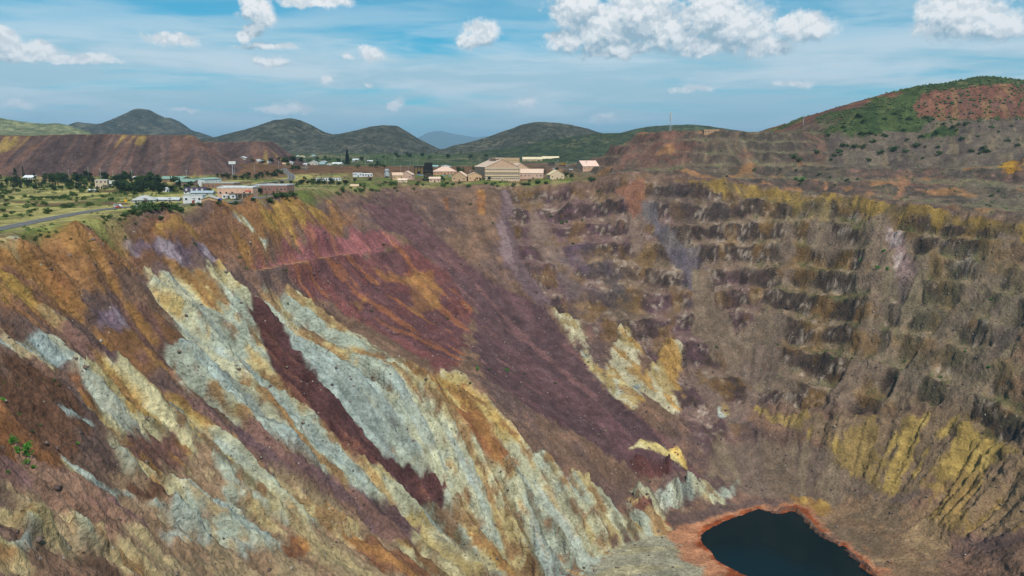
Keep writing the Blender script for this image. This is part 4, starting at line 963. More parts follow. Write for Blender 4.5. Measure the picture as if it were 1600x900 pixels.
  {'name':'far_house','label':'small far house with turquoise metal roof below the hills','cat':'house','loc':(-475.5,1801.2),'size':(9.4,10,4.7),'base':25.6,'roof':'gable_y','rf':0.5,'wall':(190,180,165),'roofc':(150,190,190),'rot':-16,'win':(2,1),'door':1,'group':'houses of the far suburb'},
  {'name':'far_house','label':'small far house with tan roof among trees below the hills','cat':'house','loc':(-495.7,1785.5),'size':(9.3,10,3.9),'base':24.2,'roof':'gable_x','rf':0.5,'wall':(220,220,216),'roofc':(200,170,130),'rot':-19,'win':(2,1),'door':1,'group':'houses of the far suburb'},
  {'name':'far_house','label':'small far house with pale roof among trees below the hills','cat':'house','loc':(-511.9,1802.8),'size':(7.8,10,3.9),'base':25.6,'roof':'gable_y','rf':0.5,'wall':(220,220,216),'roofc':(214,214,214),'rot':18,'win':(2,1),'door':1,'group':'houses of the far suburb'},
  {'name':'far_house','label':'small far house with pale roof among trees below the hills','cat':'house','loc':(-286.5,1518.2),'size':(10.5,10,3.3),'base':17.0,'roof':'gable_x','rf':0.5,'wall':(190,180,165),'roofc':(205,208,208),'rot':15,'win':(2,1),'door':1,'group':'houses of the far suburb'},
  {'name':'far_house','label':'small far house with pale roof among trees below the hills','cat':'house','loc':(-104.4,1191.4),'size':(14.5,10,3.6),'base':13.2,'roof':'gable_y','rf':0.5,'wall':(220,220,216),'roofc':(190,196,196),'rot':12,'win':(2,1),'door':1,'group':'houses of the far suburb'},
  {'name':'far_house','label':'small far house with turquoise metal roof below the hills','cat':'house','loc':(-126.5,1218.2),'size':(12.7,10,2.6),'base':12.7,'roof':'gable_x','rf':0.5,'wall':(220,220,216),'roofc':(150,190,190),'rot':9,'win':(2,1),'door':1,'group':'houses of the far suburb'},
  {'name':'far_house','label':'small far house with tan roof among trees below the hills','cat':'house','loc':(-118.4,1848.0),'size':(14.4,10,3.2),'base':28.3,'roof':'gable_y','rf':0.5,'wall':(190,180,165),'roofc':(200,170,130),'rot':6,'win':(2,1),'door':1,'group':'houses of the far suburb'},
  {'name':'far_house','label':'small far house with pale roof among trees below the hills','cat':'house','loc':(29.2,1717.0),'size':(6.0,10,3.7),'base':23.2,'roof':'gable_x','rf':0.5,'wall':(220,220,216),'roofc':(214,214,214),'rot':3,'win':(2,1),'door':1,'group':'houses of the far suburb'},
]
POLES = [
  (-531.6,900.0,11.8), (-509.7,903.5,13.4), (-493.7,900.8,13.3), (-479.9,902.4,11.0), (-455.6,900.0,12.5), (-382.6,882.0,13.1),
  (-349.7,946.8,16.5), (-333.5,973.3,11.9), (-309.8,998.7,15.7), (-286.9,1046.2,15.5), (-251.9,1112.5,20.3), (-269.9,1385.4,22.9),
  (-268.2,1407.5,17.2), (-237.3,1409.1,8.6), (-227.8,1455.8,17.7), (-256.0,1712.8,14.9), (-185.0,1367.4,14.3), (-183.0,1396.7,13.4),
  (-180.9,1418.0,17.3), (-174.5,1395.1,14.6), (-229.5,2190.9,17.2), (-146.6,1486.0,11.6), (-157.1,1059.4,11.1), (-145.8,1056.0,10.1),
  (-119.1,1648.9,7.2), (-47.1,1107.6,11.6), (48.2,1493.0,11.7), (67.3,1099.4,7.7), (78.8,1076.9,9.4), (104.9,1061.5,13.9),
  (-20.3,952.5,14.1), (-53.4,963.2,11.7),
]
LOWPOLES = [
  (-268.3,545.5,3.8), (-267.0,544.7,3.3), (-249.0,543.1,4.3), (-217.9,511.5,5.3), (-222.8,583.8,3.0), (-199.4,607.4,5.3),
  (-213.0,887.5,12.4), (-225.2,885.1,10.0),
]
CYPRESS = [
  (-567.2,832.7,11.6), (-562.6,834.4,8.7), (-551.3,823.7,5.0), (-539.0,808.2,11.3), (-519.8,782.2,10.9), (-529.5,800.1,20.2),
  (-518.1,787.9,11.7), (-513.1,782.1,11.6), (-589.4,905.4,12.6), (-511.6,790.3,9.6), (-516.7,802.5,5.6), (-548.8,856.5,5.2),
  (-485.4,762.6,15.9), (-528.2,835.2,6.5), (-528.2,849.1,4.4), (-524.3,850.0,4.4), (-499.6,819.6,7.1), (-496.8,819.6,5.7),
  (-484.3,813.8,12.0), (-482.5,815.4,12.8), (-484.9,824.4,10.0), (-457.3,791.1,9.0), (-464.0,826.0,10.8), (-462.8,827.7,10.8),
  (-431.8,810.6,6.4), (-394.8,867.2,7.6), (-391.8,867.2,5.3), (-362.4,807.5,7.0), (-361.4,808.3,7.7), (-340.4,767.0,10.0),
]
BROADLEAF = [
  (-530.3,869.7,10.6,1.2), (-521.0,863.9,10.5,1.2), (-509.3,851.6,10.4,1), (-518.0,844.2,8.8,1), (-496.6,854.8,10.4,1.1), (-489.0,849.0,11.8,1.1),
  (-485.4,849.0,9.6,1), (-483.4,857.4,7.5,1), (-492.4,904.3,7.9,1.1), (-487.2,901.6,7.9,1), (-499.8,795.1,4.8,1.2), (-486.0,783.7,5.5,1.2),
  (-460.0,748.8,5.2,1.2), (-464.5,728.6,4.4,1), (-439.5,728.6,4.4,1.2), (-427.8,724.5,5.0,1.2), (-414.6,712.3,5.0,1.3), (-406.8,711.5,5.6,1.3),
  (-404.8,718.9,4.4,1.2), (-394.2,710.7,3.7,1.2), (-392.4,722.1,5.0,1.1), (-386.4,734.3,7.7,1.2), (-376.5,723.7,8.8,1.3), (-384.0,748.1,9.1,1.2),
  (-364.2,718.8,8.1,1.3), (-361.3,722.9,8.2,1.3), (-352.9,717.2,7.5,1.3), (-351.7,726.1,9.5,1.2), (-362.6,761.2,13.3,1.4), (-345.2,733.5,8.3,1.3),
  (-326.3,703.5,6.1,1.2), (-330.6,689.6,6.6,1.3), (-331.3,669.2,5.8,1.3), (-345.1,677.4,5.9,1.3), (-353.8,677.4,5.9,1.3), (-312.6,663.5,6.4,1.3),
  (-315.5,692.8,6.6,1.1), (-307.5,696.1,4.8,1.1), (-318.0,728.7,5.1,1), (-300.1,715.7,4.4,1), (-281.5,688.0,4.2,0.9), (-271.8,672.4,4.7,0.9),
  (-469.8,880.4,6.1,1), (-450.3,873.0,6.8,1), (-434.7,865.6,6.8,1), (-509.2,743.9,6.5,1.2), (-472.6,695.2,5.4,1.3), (-233.2,687.8,4.8,0.9),
  (-225.0,668.3,5.2,0.9), (-588.5,877.9,5.4,1.2), (-575.6,869.7,5.3,1.2), (-367.0,935.5,4.1,1.1), (-356.9,925.5,4.8,1.2), (-346.9,915.5,5.6,1.2),
  (-336.7,912.9,5.6,1.2), (-330.3,917.0,5.6,1.2), (-327.0,930.1,4.9,1.2), (-318.3,932.5,5.7,1.2), (-315.0,946.5,4.9,1.2), (-312.4,963.8,5.0,1.2),
  (-306.5,971.2,5.1,1.2), (-303.6,989.4,5.2,1.2), (-299.2,1033.3,7.2,1.4), (-296.5,1045.6,6.4,1.3), (-338.2,1135.7,5.9,1.2), (-394.9,1147.3,5.0,1.2),
  (-378.4,1147.0,6.0,1.2), (-366.5,1149.6,8.0,1.2), (-351.8,1165.8,9.1,1.2), (-346.2,1191.3,8.3,1.2), (-336.6,1200.2,7.3,1.2), (-182.5,821.5,5.7,1.2),
  (-202.2,845.0,4.4,1.2), (-208.2,834.5,4.4,1.2), (-216.9,832.1,3.6,1.2), (-232.6,850.8,3.7,1.2), (-239.6,850.0,4.4,1.2), (-185.7,887.5,4.6,1.2),
  (-169.2,892.5,4.7,1.1), (-182.7,791.4,4.8,1.2), (-257.2,813.3,4.2,1.1), (-257.5,836.9,4.4,1.1), (-247.4,839.3,4.4,1.1), (-222.5,776.7,4.7,1.1),
  (-87.6,949.7,7.4,1), (-73.5,1052.2,8.2,1.1), (-69.0,1037.3,8.1,1), (-28.0,936.1,5.7,0.9), (-44.5,947.5,4.1,0.9), (-39.4,941.0,4.1,0.9),
  (-52.0,1052.4,8.2,1), (-126.4,1861.7,8.1,1.2), (33.9,994.0,8.7,1), (40.1,979.1,8.5,1), (71.0,979.8,7.7,1.1), (76.0,968.3,6.7,1.1),
  (61.7,1034.6,5.4,1), (-207.0,1157.9,8.1,1.2), (-195.2,1146.4,7.0,1.2), (-217.3,1160.5,6.1,1.2), (-230.6,1128.7,5.9,1.2), (-210.5,1770.7,10.8,1.2),
  (-233.0,1715.2,10.5,1.2), (-141.4,1664.6,10.1,1.2), (-93.1,1686.8,8.8,1.2), (-58.7,1728.5,9.0,1.2), (-249.2,1648.4,8.6,1.2), (-386.4,1567.8,8.2,1.2),
  (-425.1,1640.6,8.6,1.2), (-344.3,1500.0,9.1,1.2), (-305.5,1529.7,9.3,1.2), (-329.0,705.1,6.9,1.07), (-432.8,821.1,6.1,1.29), (-315.6,727.9,4.6,1.29),
  (-412.1,855.6,7.8,1.15), (-358.5,755.5,5.5,1.27), (-453.8,859.0,8.6,1.05), (-337.7,672.4,5.5,1.19), (-391.9,868.8,7.2,1.12), (-436.9,859.8,5.8,1.21),
  (-347.0,730.2,7.0,1.02), (-372.0,849.0,6.0,1.29), (-426.7,866.4,8.3,1.23), (-372.0,744.9,4.6,1.25), (-420.0,848.2,8.8,1.35), (-343.7,770.3,7.0,1.02),
  (-394.2,792.0,7.7,1.08), (-312.2,687.9,6.1,1.33), (-369.9,750.6,6.9,1.05), (-365.3,715.5,5.3,1.32), (-414.6,838.4,5.7,1.21), (-333.1,698.5,5.5,1.06),
  (-371.8,715.5,6.3,1.02), (-306.3,682.2,4.5,1.13), (-440.2,845.7,5.4,1.02), (-314.1,670.8,5.8,1.26), (-331.5,668.4,6.6,1.05), (-402.4,849.0,6.8,1.11),
  (-429.9,864.7,7.5,1.17), (-453.5,869.7,8.9,1.13), (-323.8,754.8,4.8,1.24), (-418.0,856.5,5.8,1.22), (-400.4,828.5,6.9,1.32), (-420.6,798.4,6.8,1.22),
  (-428.8,826.0,6.0,1.19), (-349.6,678.2,4.9,1.26), (-408.0,816.3,6.8,1.05), (-335.4,780.0,5.6,1.13), (-340.0,707.5,6.6,1.06), (-409.3,851.5,7.8,1.23),
  (-424.5,869.7,5.6,1.23), (-316.1,732.0,4.8,1.04), (-403.3,842.5,7.3,1.08), (-452.2,823.5,5.9,1.15), (-476.8,751.2,3.4,1.34), (-515.7,758.6,3.4,1.2),
  (-570.7,845.1,5.1,1.31), (-407.1,757.1,4.3,1.08), (-552.3,850.8,4.5,1.07), (-405.5,758.7,4.8,1.12), (-476.4,854.8,6.0,1.08), (-490.8,835.0,4.7,1.09),
  (-536.7,828.6,6.4,1.29), (-492.2,835.1,6.1,1.22), (-530.5,850.0,4.9,1.05), (-436.9,785.3,5.7,1.17), (-463.2,826.8,3.7,1.06), (-452.3,817.8,3.8,1.25),
  (-475.8,802.4,6.0,1.07), (-471.3,826.9,5.9,1.11), (-573.7,858.2,5.8,1.3), (-560.3,859.0,5.6,1.28), (-447.5,817.9,4.6,1.0), (-438.1,715.6,4.4,1.21),
  (-484.8,823.6,4.1,1.14), (-522.6,854.1,4.7,1.01), (-558.6,846.7,4.6,1.13), (-516.8,825.3,5.0,1.25), (-467.7,853.2,4.9,1.34), (-536.8,832.8,6.0,1.32),
  (-547.6,831.1,5.6,1.23), (-528.3,815.5,5.1,1.28), (-450.3,717.2,4.0,1.21), (-446.3,771.6,5.2,1.18), (-435.5,711.5,3.8,1.03), (-516.1,774.8,3.6,1.12),
  (-497.5,778.0,5.0,1.27), (-469.7,911.3,6.8,1.23), (-440.3,916.2,6.0,1.01), (-462.7,908.2,4.0,1.27), (-419.6,880.4,5.1,1.31), (-463.9,891.8,6.4,1.32),
  (-464.8,908.3,5.2,1.35), (-540.0,903.6,6.3,1.31), (-432.4,913.3,4.4,1.27), (-515.7,908.2,5.3,1.34), (-465.1,884.4,6.9,1.08), (-440.0,909.1,5.3,1.09),
  (-471.3,906.8,5.4,1.1), (-469.1,910.3,6.1,1.04), (-527.7,907.3,4.5,1.16), (-468.7,882.8,4.1,1.13), (-544.6,901.0,6.7,1.31), (-463.6,914.6,4.6,1.01),
  (-560.4,901.9,6.5,1.34), (-436.9,878.8,5.7,1.05), (-467.2,910.3,4.7,1.32), (-508.7,904.4,6.9,1.01), (-443.9,916.1,4.6,1.15), (-219.6,828.8,4.9,1.08),
  (-213.5,827.1,5.7,1.04), (-234.0,859.7,3.9,1.24), (-185.8,846.6,3.9,1.02), (-254.1,920.9,5.1,1.23), (-211.6,879.3,5.9,1.25), (-224.4,868.7,3.9,1.23),
  (-226.7,850.8,5.6,1.04), (-226.2,853.3,5.4,1.09), (-209.2,832.9,4.3,1.0), (-233.8,830.4,5.3,1.18), (-218.5,856.5,5.7,1.16), (-198.6,817.4,3.9,1.08),
  (-238.8,858.2,4.3,1.33), (-336.0,943.4,5.7,1.04), (-358.7,942.8,4.9,1.26), (-321.7,964.0,5.2,1.0), (-334.2,954.1,5.7,1.11), (-303.9,962.9,5.5,1.23),
  (-324.5,966.5,4.4,1.29), (-311.7,985.4,5.2,1.12), (-321.2,948.2,5.1,1.18), (-310.4,999.5,5.3,1.22), (-318.8,976.3,5.4,1.06), (-356.0,928.0,4.4,1.0),
  (-307.4,959.6,5.3,1.27), (-58.9,1760.4,4.9,1.11), (-258.1,1852.8,7.8,1.1), (132.9,1694.5,4.7,1.12), (-176.5,1616.6,6.9,1.03), (-7.1,1780.1,5.7,1.07),
  (-10.3,1851.2,7.0,1.16), (-216.6,2166.3,6.0,1.3), (-4.3,1702.4,5.4,1.24), (34.0,1739.2,5.9,1.31), (-107.6,1822.5,4.9,1.08), (31.2,1783.4,5.5,1.09),
  (-29.9,1676.8,6.8,1.18), (-95.2,1681.9,5.4,1.18), (-278.9,1810.4,7.4,1.2), (-345.6,2226.4,7.6,1.23), (-94.8,1784.0,6.6,1.14), (61.6,1775.0,6.0,1.05),
  (-76.5,2073.6,7.0,1.31), (55.7,1700.4,5.3,1.13), (-18.2,1657.2,6.1,1.21), (-22.6,1684.3,4.9,1.16), (81.7,1739.7,6.8,1.01), (-268.7,1631.1,4.6,1.26),
  (-272.9,1784.2,7.5,1.02), (-353.7,1168.5,5.2,1.26), (-422.1,1544.2,6.0,1.31), (-359.2,1160.7,4.9,1.24), (-348.2,1196.7,3.4,1.07), (-338.3,1579.4,6.0,1.19),
  (-284.3,1487.0,4.3,1.26), (-334.8,1487.8,5.2,1.17), (-345.5,1196.4,4.8,1.29), (-416.3,1551.6,5.3,1.2), (-349.1,1169.7,4.9,1.23), (-394.5,1511.4,5.2,1.1),
  (-261.9,1468.9,5.6,1.21), (-387.4,1500.7,6.4,1.05), (-290.5,1706.2,6.4,1.2), (-310.4,1503.4,4.7,1.04), (-422.8,1703.4,8.6,1.01), (-346.2,1196.5,4.7,1.1),
  (-287.7,1600.8,4.3,1.09), (-391.5,1558.1,4.7,1.14), (-418.3,1682.3,8.4,1.03), (-369.0,1684.0,5.9,1.24), (-382.4,1578.4,6.7,1.01),
]
PINES = [
  (-266.6,1219.2,26.5),
]
BUSH_RIM = [
  (-227.3,443.9,3.9), (-234.0,463.5,4.8), (-242.0,487.0,5.9), (-222.1,453.0,5.1), (-222.5,460.6,5.6), (-218.5,458.7,5.2),
  (-215.4,459.7,5.2), (-212.9,461.8,4.8), (-222.1,489.4,5.1), (-218.0,488.2,4.7), (-227.9,438.1,3.1), (-223.6,446.1,3.1),
  (-230.3,424.3,2.6), (-227.0,429.6,2.2), (-218.3,508.2,2.7), (-211.7,505.0,2.6), (-192.4,606.6,4.8), (-189.8,610.0,5.3),
  (-187.0,614.6,5.4), (-188.6,634.2,5.0), (-186.3,637.2,4.4), (-201.2,511.5,3.1), (-203.1,546.1,3.3), (-191.8,550.6,2.9),
  (-192.9,600.9,3.1), (-195.2,598.8,4.2),
]
BUSH_PIT = [
  (-135.6,193.0,4.4,1), (-137.4,193.5,2.4,1), (-135.4,195.6,2.7,1), (-134.5,192.6,2.3,1), (-146.0,205.0,1.4,1), (-148.6,207.2,1.6,1),
  (-146.6,210.3,1.1,1), (-144.0,215.1,1.1,0), (-141.9,208.7,0.9,0), (-142.7,229.4,1.0,0), (-138.4,223.9,1.0,1), (-154.0,216.7,1.1,1),
  (-154.4,222.6,1.0,0), (-156.1,238.2,1.0,0), (-157.8,246.0,1.1,0), (-156.7,246.4,0.9,0), (-133.1,193.9,1.4,1), (-129.1,177.9,1.2,1),
  (57.9,860.9,3.7,1), (63.9,862.0,3.0,1), (365.2,724.8,3.8,1), (353.5,708.5,3.7,1), (359.1,703.5,3.7,1), (347.9,735.9,3.2,1),
  (343.2,889.2,6.2,1), (339.3,895.2,4.7,1), (-27.2,552.2,2.9,1), (-4.3,598.9,3.1,1), (-18.3,585.3,2.0,0), (-112.3,578.9,2.5,0),
  (-57.6,651.9,2.3,0), (67.8,823.2,2.9,0), (44.7,864.7,3.0,0), (81.7,861.6,3.0,0), (103.5,895.8,3.1,0), (-21.3,823.3,2.9,0),
  (-47.3,847.3,3.0,0), (-220.7,421.4,1.8,0), (-195.3,454.9,2.0,0), (-207.0,373.3,1.3,0), (-211.3,353.5,1.2,0), (-207.1,362.0,1.3,0),
  (-183.6,495.2,2.2,0), (-180.2,496.5,2.2,0), (-164.1,532.5,2.3,0), (-156.2,506.9,1.8,0), (-128.1,831.3,2.9,0), (-124.6,717.9,2.5,0),
  (343.1,625.0,2.2,0), (255.9,693.6,2.4,0), (200.2,703.1,2.4,0), (410.2,622.1,2.2,1), (292.4,655.8,2.3,1), (305.9,647.1,2.3,0),
  (354.4,590.3,2.1,1), (375.0,594.7,2.1,1), (379.2,569.3,2.5,1), (328.6,611.1,2.1,0), (10.8,605.4,2.1,0), (37.2,609.3,2.1,0),
  (-30.0,514.0,1.8,0),
]
SIGNS = [
  ('billboard','white billboard on a tall grey steel post by the highway',-351.8,946.0,18.9,8), ('road_sign','yellow diamond warning sign at the highway bend',-277.0,535.0,3.5,2.2), ('road_sign','yellow warning sign where the S curved road leaves the highway',-248.5,889.9,3.9,2.0),
]
CARS = [
  ('car','red orange car heading along the highway',-273.7,498.3,(170,60,30),1), ('car','silver car ahead of the red orange one on the highway',-277.2,512.2,(170,178,182),1), ('van','white van parked beside the large dark bushes',-268.9,508.8,(205,210,212),1), ('car','blue car parked in front of the peach store',-202.7,516.8,(40,62,130),0), ('car','black car parked in front of the peach store',-216.3,587.7,(22,24,30),0), ('car','grey car parked by the roadside shrub near the store',-191.5,554.1,(150,155,155),0),
  ('pickup_truck','pale blue truck standing left of the black headframe',-127.3,1022.3,(130,165,185),0), ('pickup_truck','pale blue truck parked close to the first blue truck',-122.4,1018.1,(140,170,190),0), ('pickup_truck','pale blue truck in the yard beside the pink shed',-91.0,1006.7,(130,165,185),0), ('pickup_truck','white truck in the yard beside the pink shed',-82.1,1002.6,(190,205,210),0), ('dump_truck','yellow mine truck parked on the bench above the cottage',73.4,1092.8,(170,125,40),0), ('dump_truck','dark mine truck parked beside the yellow mine truck',57.4,1088.0,(60,55,50),0),
  ('van','white van parked left of the broad pale roofed shed',82.7,1056.0,(214,214,214),0), ('van','white box truck parked among the mine trucks',59.8,1048.0,(208,212,214),0), ('car','dark car on the haul road past the broad pale roofed shed',135.1,1017.2,(40,40,44),0),
]
SHRUB_FIELDS = {
 'flat': [
  (-374.2,583.8,3.8), (-359.8,600.8,3.0), (-380.3,644.8,3.7), (-350.2,516.2,2.9), (-290.1,465.9,2.1), (-336.6,615.4,3.4), (-384.4,683.0,4.1), (-334.2,520.3,2.7),
  (-300.4,500.8,3.5), (-288.7,462.6,3.1), (-302.5,450.3,2.5), (-331.0,641.6,3.2), (-353.1,676.6,3.2), (-309.2,575.6,3.5), (-305.4,517.9,2.9), (-396.0,689.5,4.7),
  (-326.3,522.7,1.7), (-365.6,578.9,3.6), (-302.4,472.3,2.5), (-374.7,603.2,2.7), (-446.9,652.1,2.4), (-281.0,448.7,3.0), (-373.1,605.7,2.5), (-296.0,526.0,1.8),
  (-344.5,591.1,2.1), (-352.8,665.1,3.2), (-409.0,596.8,4.1), (-331.5,529.2,3.5), (-325.7,643.1,4.4), (-337.2,584.5,2.0), (-308.8,512.2,2.5), (-344.4,581.3,3.5),
  (-345.7,541.5,1.9), (-328.8,563.4,2.0), (-445.3,655.4,3.0), (-322.9,470.7,2.1), (-368.0,574.8,2.9), (-275.8,426.0,2.1), (-448.4,667.6,4.4), (-336.7,588.6,3.4),
  (-290.7,427.5,2.9), (-382.1,689.5,3.3), (-390.0,604.9,2.0), (-368.1,631.7,3.0), (-394.8,587.9,3.3), (-383.5,565.1,2.5), (-394.5,605.0,3.1), (-366.5,598.4,2.8),
  (-293.6,430.0,1.5), (-298.8,460.1,2.8), (-297.5,526.0,3.1), (-376.4,626.0,2.4), (-462.3,697.6,4.7), (-355.5,587.9,3.6), (-374.2,635.8,4.1), (-362.5,609.0,3.4),
  (-358.7,583.0,2.5), (-293.3,517.1,2.6), (-349.1,538.3,2.0), (-317.0,463.4,2.0), (-322.3,471.5,2.1), (-323.5,496.7,2.8), (-289.8,438.1,1.8), (-374.0,600.8,2.6),
  (-297.2,500.0,2.8), (-426.0,672.5,2.3),
 ],
 'road': [
  (-220.2,385.7,1.5), (-230.5,418.6,2.1), (-223.2,337.8,1.2), (-220.2,332.8,1.5), (-223.1,337.7,1.1), (-221.8,348.2,1.3), (-227.3,413.3,1.3), (-225.1,417.7,1.4),
  (-224.3,426.6,1.2), (-222.8,344.8,1.4), (-228.7,436.4,2.1), (-221.7,436.3,1.4), (-219.2,349.0,1.7), (-228.2,417.5,1.8), (-223.4,355.2,1.0), (-218.3,354.9,1.4),
  (-219.2,446.7,1.3), (-221.7,320.7,1.3), (-228.6,396.6,1.4), (-222.9,345.8,1.3), (-220.5,352.5,1.1), (-223.4,350.3,1.3), (-215.6,455.4,2.3), (-226.2,433.6,1.6),
 ],
 'rim': [
  (1.2,914.7,3.2), (-146.7,821.8,2.8), (98.3,920.0,5.0), (-80.4,893.6,3.0), (31.7,929.1,4.9), (12.0,925.6,2.5), (-148.1,857.8,3.2), (-82.3,897.9,4.9),
  (-131.2,839.1,3.4), (-170.1,787.7,2.4), (21.4,938.4,3.7), (-111.9,891.0,4.8), (-159.6,808.8,4.1), (-111.7,881.1,3.4), (-147.9,877.5,3.6), (-30.8,916.1,4.0),
  (-52.1,902.7,2.9), (-13.9,930.0,3.1), (-17.8,907.3,3.2), (-79.8,916.8,4.1), (-52.8,899.2,4.2), (96.1,926.0,4.3), (-148.2,840.6,3.4), (-172.3,761.5,2.9),
  (-162.6,796.8,4.5), (-159.4,801.9,3.1), (15.1,923.9,4.2), (100.7,921.9,2.7), (2.5,923.1,3.7), (-152.8,812.1,4.1), (19.2,924.8,3.8), (-105.3,885.1,3.2),
  (-20.1,920.9,3.7), (-148.4,818.5,3.1), (-164.7,786.2,3.4), (-50.6,899.3,3.1), (-112.3,860.9,3.2), (40.7,921.7,4.7), (-168.0,852.3,2.5), (-174.8,775.7,2.7),
  (32.6,930.8,4.9), (29.9,931.6,2.9), (-134.0,862.6,4.5), (19.4,923.8,4.2), (-63.9,921.8,3.6), (-160.6,800.0,3.3), (-170.8,758.8,2.4), (-173.7,761.4,3.9),
  (-137.4,868.4,4.2), (-139.1,859.3,4.8), (-173.9,749.5,4.0), (-166.5,822.2,2.6), (-70.8,906.1,4.1), (-23.8,909.2,4.9), (-164.0,808.3,2.8),
 ],
 'cuts': [
  (414.0,978.9,3.5), (564.6,912.0,4.0), (541.8,961.5,4.0), (567.8,1041.9,5.7), (570.7,938.6,4.8), (455.5,1035.5,3.0), (367.3,965.0,5.4), (522.3,973.1,6.2),
  (563.2,1009.0,4.4), (399.6,986.2,5.3), (465.9,999.1,3.8), (578.2,972.3,5.0), (362.3,966.4,6.5), (598.7,1001.7,5.8), (477.5,1025.6,4.0), (491.4,1070.3,2.9),
  (627.4,978.9,3.1), (499.4,1013.7,2.9), (453.3,1003.0,6.3), (643.9,979.4,3.1), (428.4,982.3,4.0), (570.2,1032.4,4.9), (471.7,1027.2,5.4), (618.5,923.5,4.5),
  (597.1,970.5,3.4), (580.2,1020.9,3.6), (488.7,1018.9,2.8), (451.4,953.6,4.6), (484.2,1024.2,5.8), (523.4,1015.0,5.2), (447.6,1007.4,4.5), (584.6,1007.6,5.4),
  (433.5,1037.7,4.9), (493.6,978.7,6.0), (583.4,928.6,6.3), (395.8,987.3,3.4), (487.1,1071.8,7.0), (530.1,968.9,2.7), (541.0,999.6,5.0), (502.1,961.2,6.0),
  (621.4,986.5,2.8), (555.5,993.7,5.8), (582.7,933.5,5.3), (461.7,997.1,5.4), (419.9,983.1,4.6), (548.0,1047.2,6.5), (497.0,977.4,6.1), (522.7,1001.3,4.6),
  (429.4,992.1,6.6), (533.3,1060.2,4.8), (488.8,1055.6,6.3), (510.6,937.8,3.2), (477.8,1000.1,6.0), (516.7,1053.9,4.5), (529.3,934.7,5.8), (499.3,1013.8,6.3),
  (587.0,1001.2,3.4), (591.6,1005.8,3.8), (440.7,1009.8,5.5), (621.4,946.6,4.5), (490.8,1067.5,3.3), (472.5,965.8,6.0), (468.2,1068.4,2.9), (460.2,1056.0,4.8),
 ],
 'benches': [
  (391.9,877.2,3.7), (511.9,786.1,2.2), (410.1,890.3,2.9), (375.2,917.2,3.5), (339.3,882.1,3.5), (305.3,948.1,3.5), (375.4,869.0,2.5), (496.9,774.1,3.3),
  (355.0,937.6,3.0), (337.6,944.2,2.6), (470.6,733.7,2.1), (265.2,926.6,2.5), (472.2,740.3,2.6), (384.0,905.2,3.1),
 ],
}
HEADFRAME = (-106.9, 955.5)
TANK = (-164.3, 987.7)
TRESTLE = (-128.5, 1039.6)
RADIO_MAST = (218.4, 1047.9, 24.6)
WHIP_MAST = (436.5, 1138.5, 14.9)

# ---------------------------------------------------------------- mesh helpers
rnd = random.Random(11)
MATS = {}
def paint(rgb, rough=.8, kind='paint', spec=.3):
    key = (rgb, rough, kind)
    if key in MATS: return MATS[key]
    col = tuple(float(v) for v in lin(*rgb))
    m, k, b = principled('%s_%d_%d_%d' % ((kind,) + rgb), col, rough, spec)
    pos = k.n('ShaderNodeNewGeometry').outputs['Position']
    n = k.noise(pos, .9, 4, .6)
    if kind == 'metal_roof':          # standing seams
        wv = k.n('ShaderNodeTexWave'); k.put(wv.inputs['Vector'], k.n('ShaderNodeTexCoord').outputs['Object']); wv.inputs['Scale'].default_value = 1.2
        bp = k.n('ShaderNodeBump'); bp.inputs['Strength'].default_value = .4; k.link(wv.outputs['Fac'], bp.inputs['Height']); k.link(bp.outputs[0], b.inputs['Normal'])
    f = k.smooth(n, .3, .7, .78, 1.12)
    k.link(k.mix(1.0, (*col, 1), k.comb(f, f, f), 'MULTIPLY'), b.inputs['Base Color'])
    MATS[key] = m
    return m

class MB:
    """collects faces, builds one mesh object"""
    def __init__(self): self.v = []; self.f = []
    def add(self, vs, fs):
        o = len(self.v); self.v += [tuple(p) for p in vs]; self.f += [tuple(i + o for i in q) for q in fs]; return self
    def box(self, x0, x1, y0, y1, z0, z1):
        return self.add([(x0, y0, z0), (x1, y0, z0), (x1, y1, z0), (x0, y1, z0), (x0, y0, z1), (x1, y0, z1), (x1, y1, z1), (x0, y1, z1)],
                        [(3, 2, 1, 0), (4, 5, 6, 7), (0, 1, 5, 4), (1, 2, 6, 5), (2, 3, 7, 6), (3, 0, 4, 7)])
    def bar(self, a, b, r, n=5, r2=None):
        a, b = Vector(a), Vector(b); d = (b - a).normalized(); r2 = r if r2 is None else r2
        u = d.orthogonal().normalized(); w = d.cross(u)
        vs = [a + (u * math.cos(t) + w * math.sin(t)) * r for t in [2 * math.pi * i / n for i in range(n)]]
        vs += [b + (u * math.cos(t) + w * math.sin(t)) * r2 for t in [2 * math.pi * i / n for i in range(n)]]
        return self.add(vs, [(i, (i + 1) % n, n + (i + 1) % n, n + i) for i in range(n)] + [tuple(range(n - 1, -1, -1)), tuple(range(n, 2 * n))])
    def prism(self, poly, y0, y1):
        """polygon in x,z extruded along y"""
        n = len(poly)
        return self.add([(x, y0, z) for x, z in poly] + [(x, y1, z) for x, z in poly],
                        [(i, (i + 1) % n, n + (i + 1) % n, n + i) for i in range(n)] + [tuple(range(n - 1, -1, -1)), tuple(range(n, 2 * n))])
    def mesh(self, name, mat):
        me = bpy.data.meshes.new(name); me.from_pydata(self.v, [], self.f)
        me.materials.append(mat); me.validate()
        bm = bmesh.new(); bm.from_mesh(me); bmesh.ops.recalc_face_normals(bm, faces=bm.faces[:]); bm.to_mesh(me); bm.free()
        return me
    def build(self, name, mat, parent=None):
        return obj(name, self.mesh(name, mat), parent)

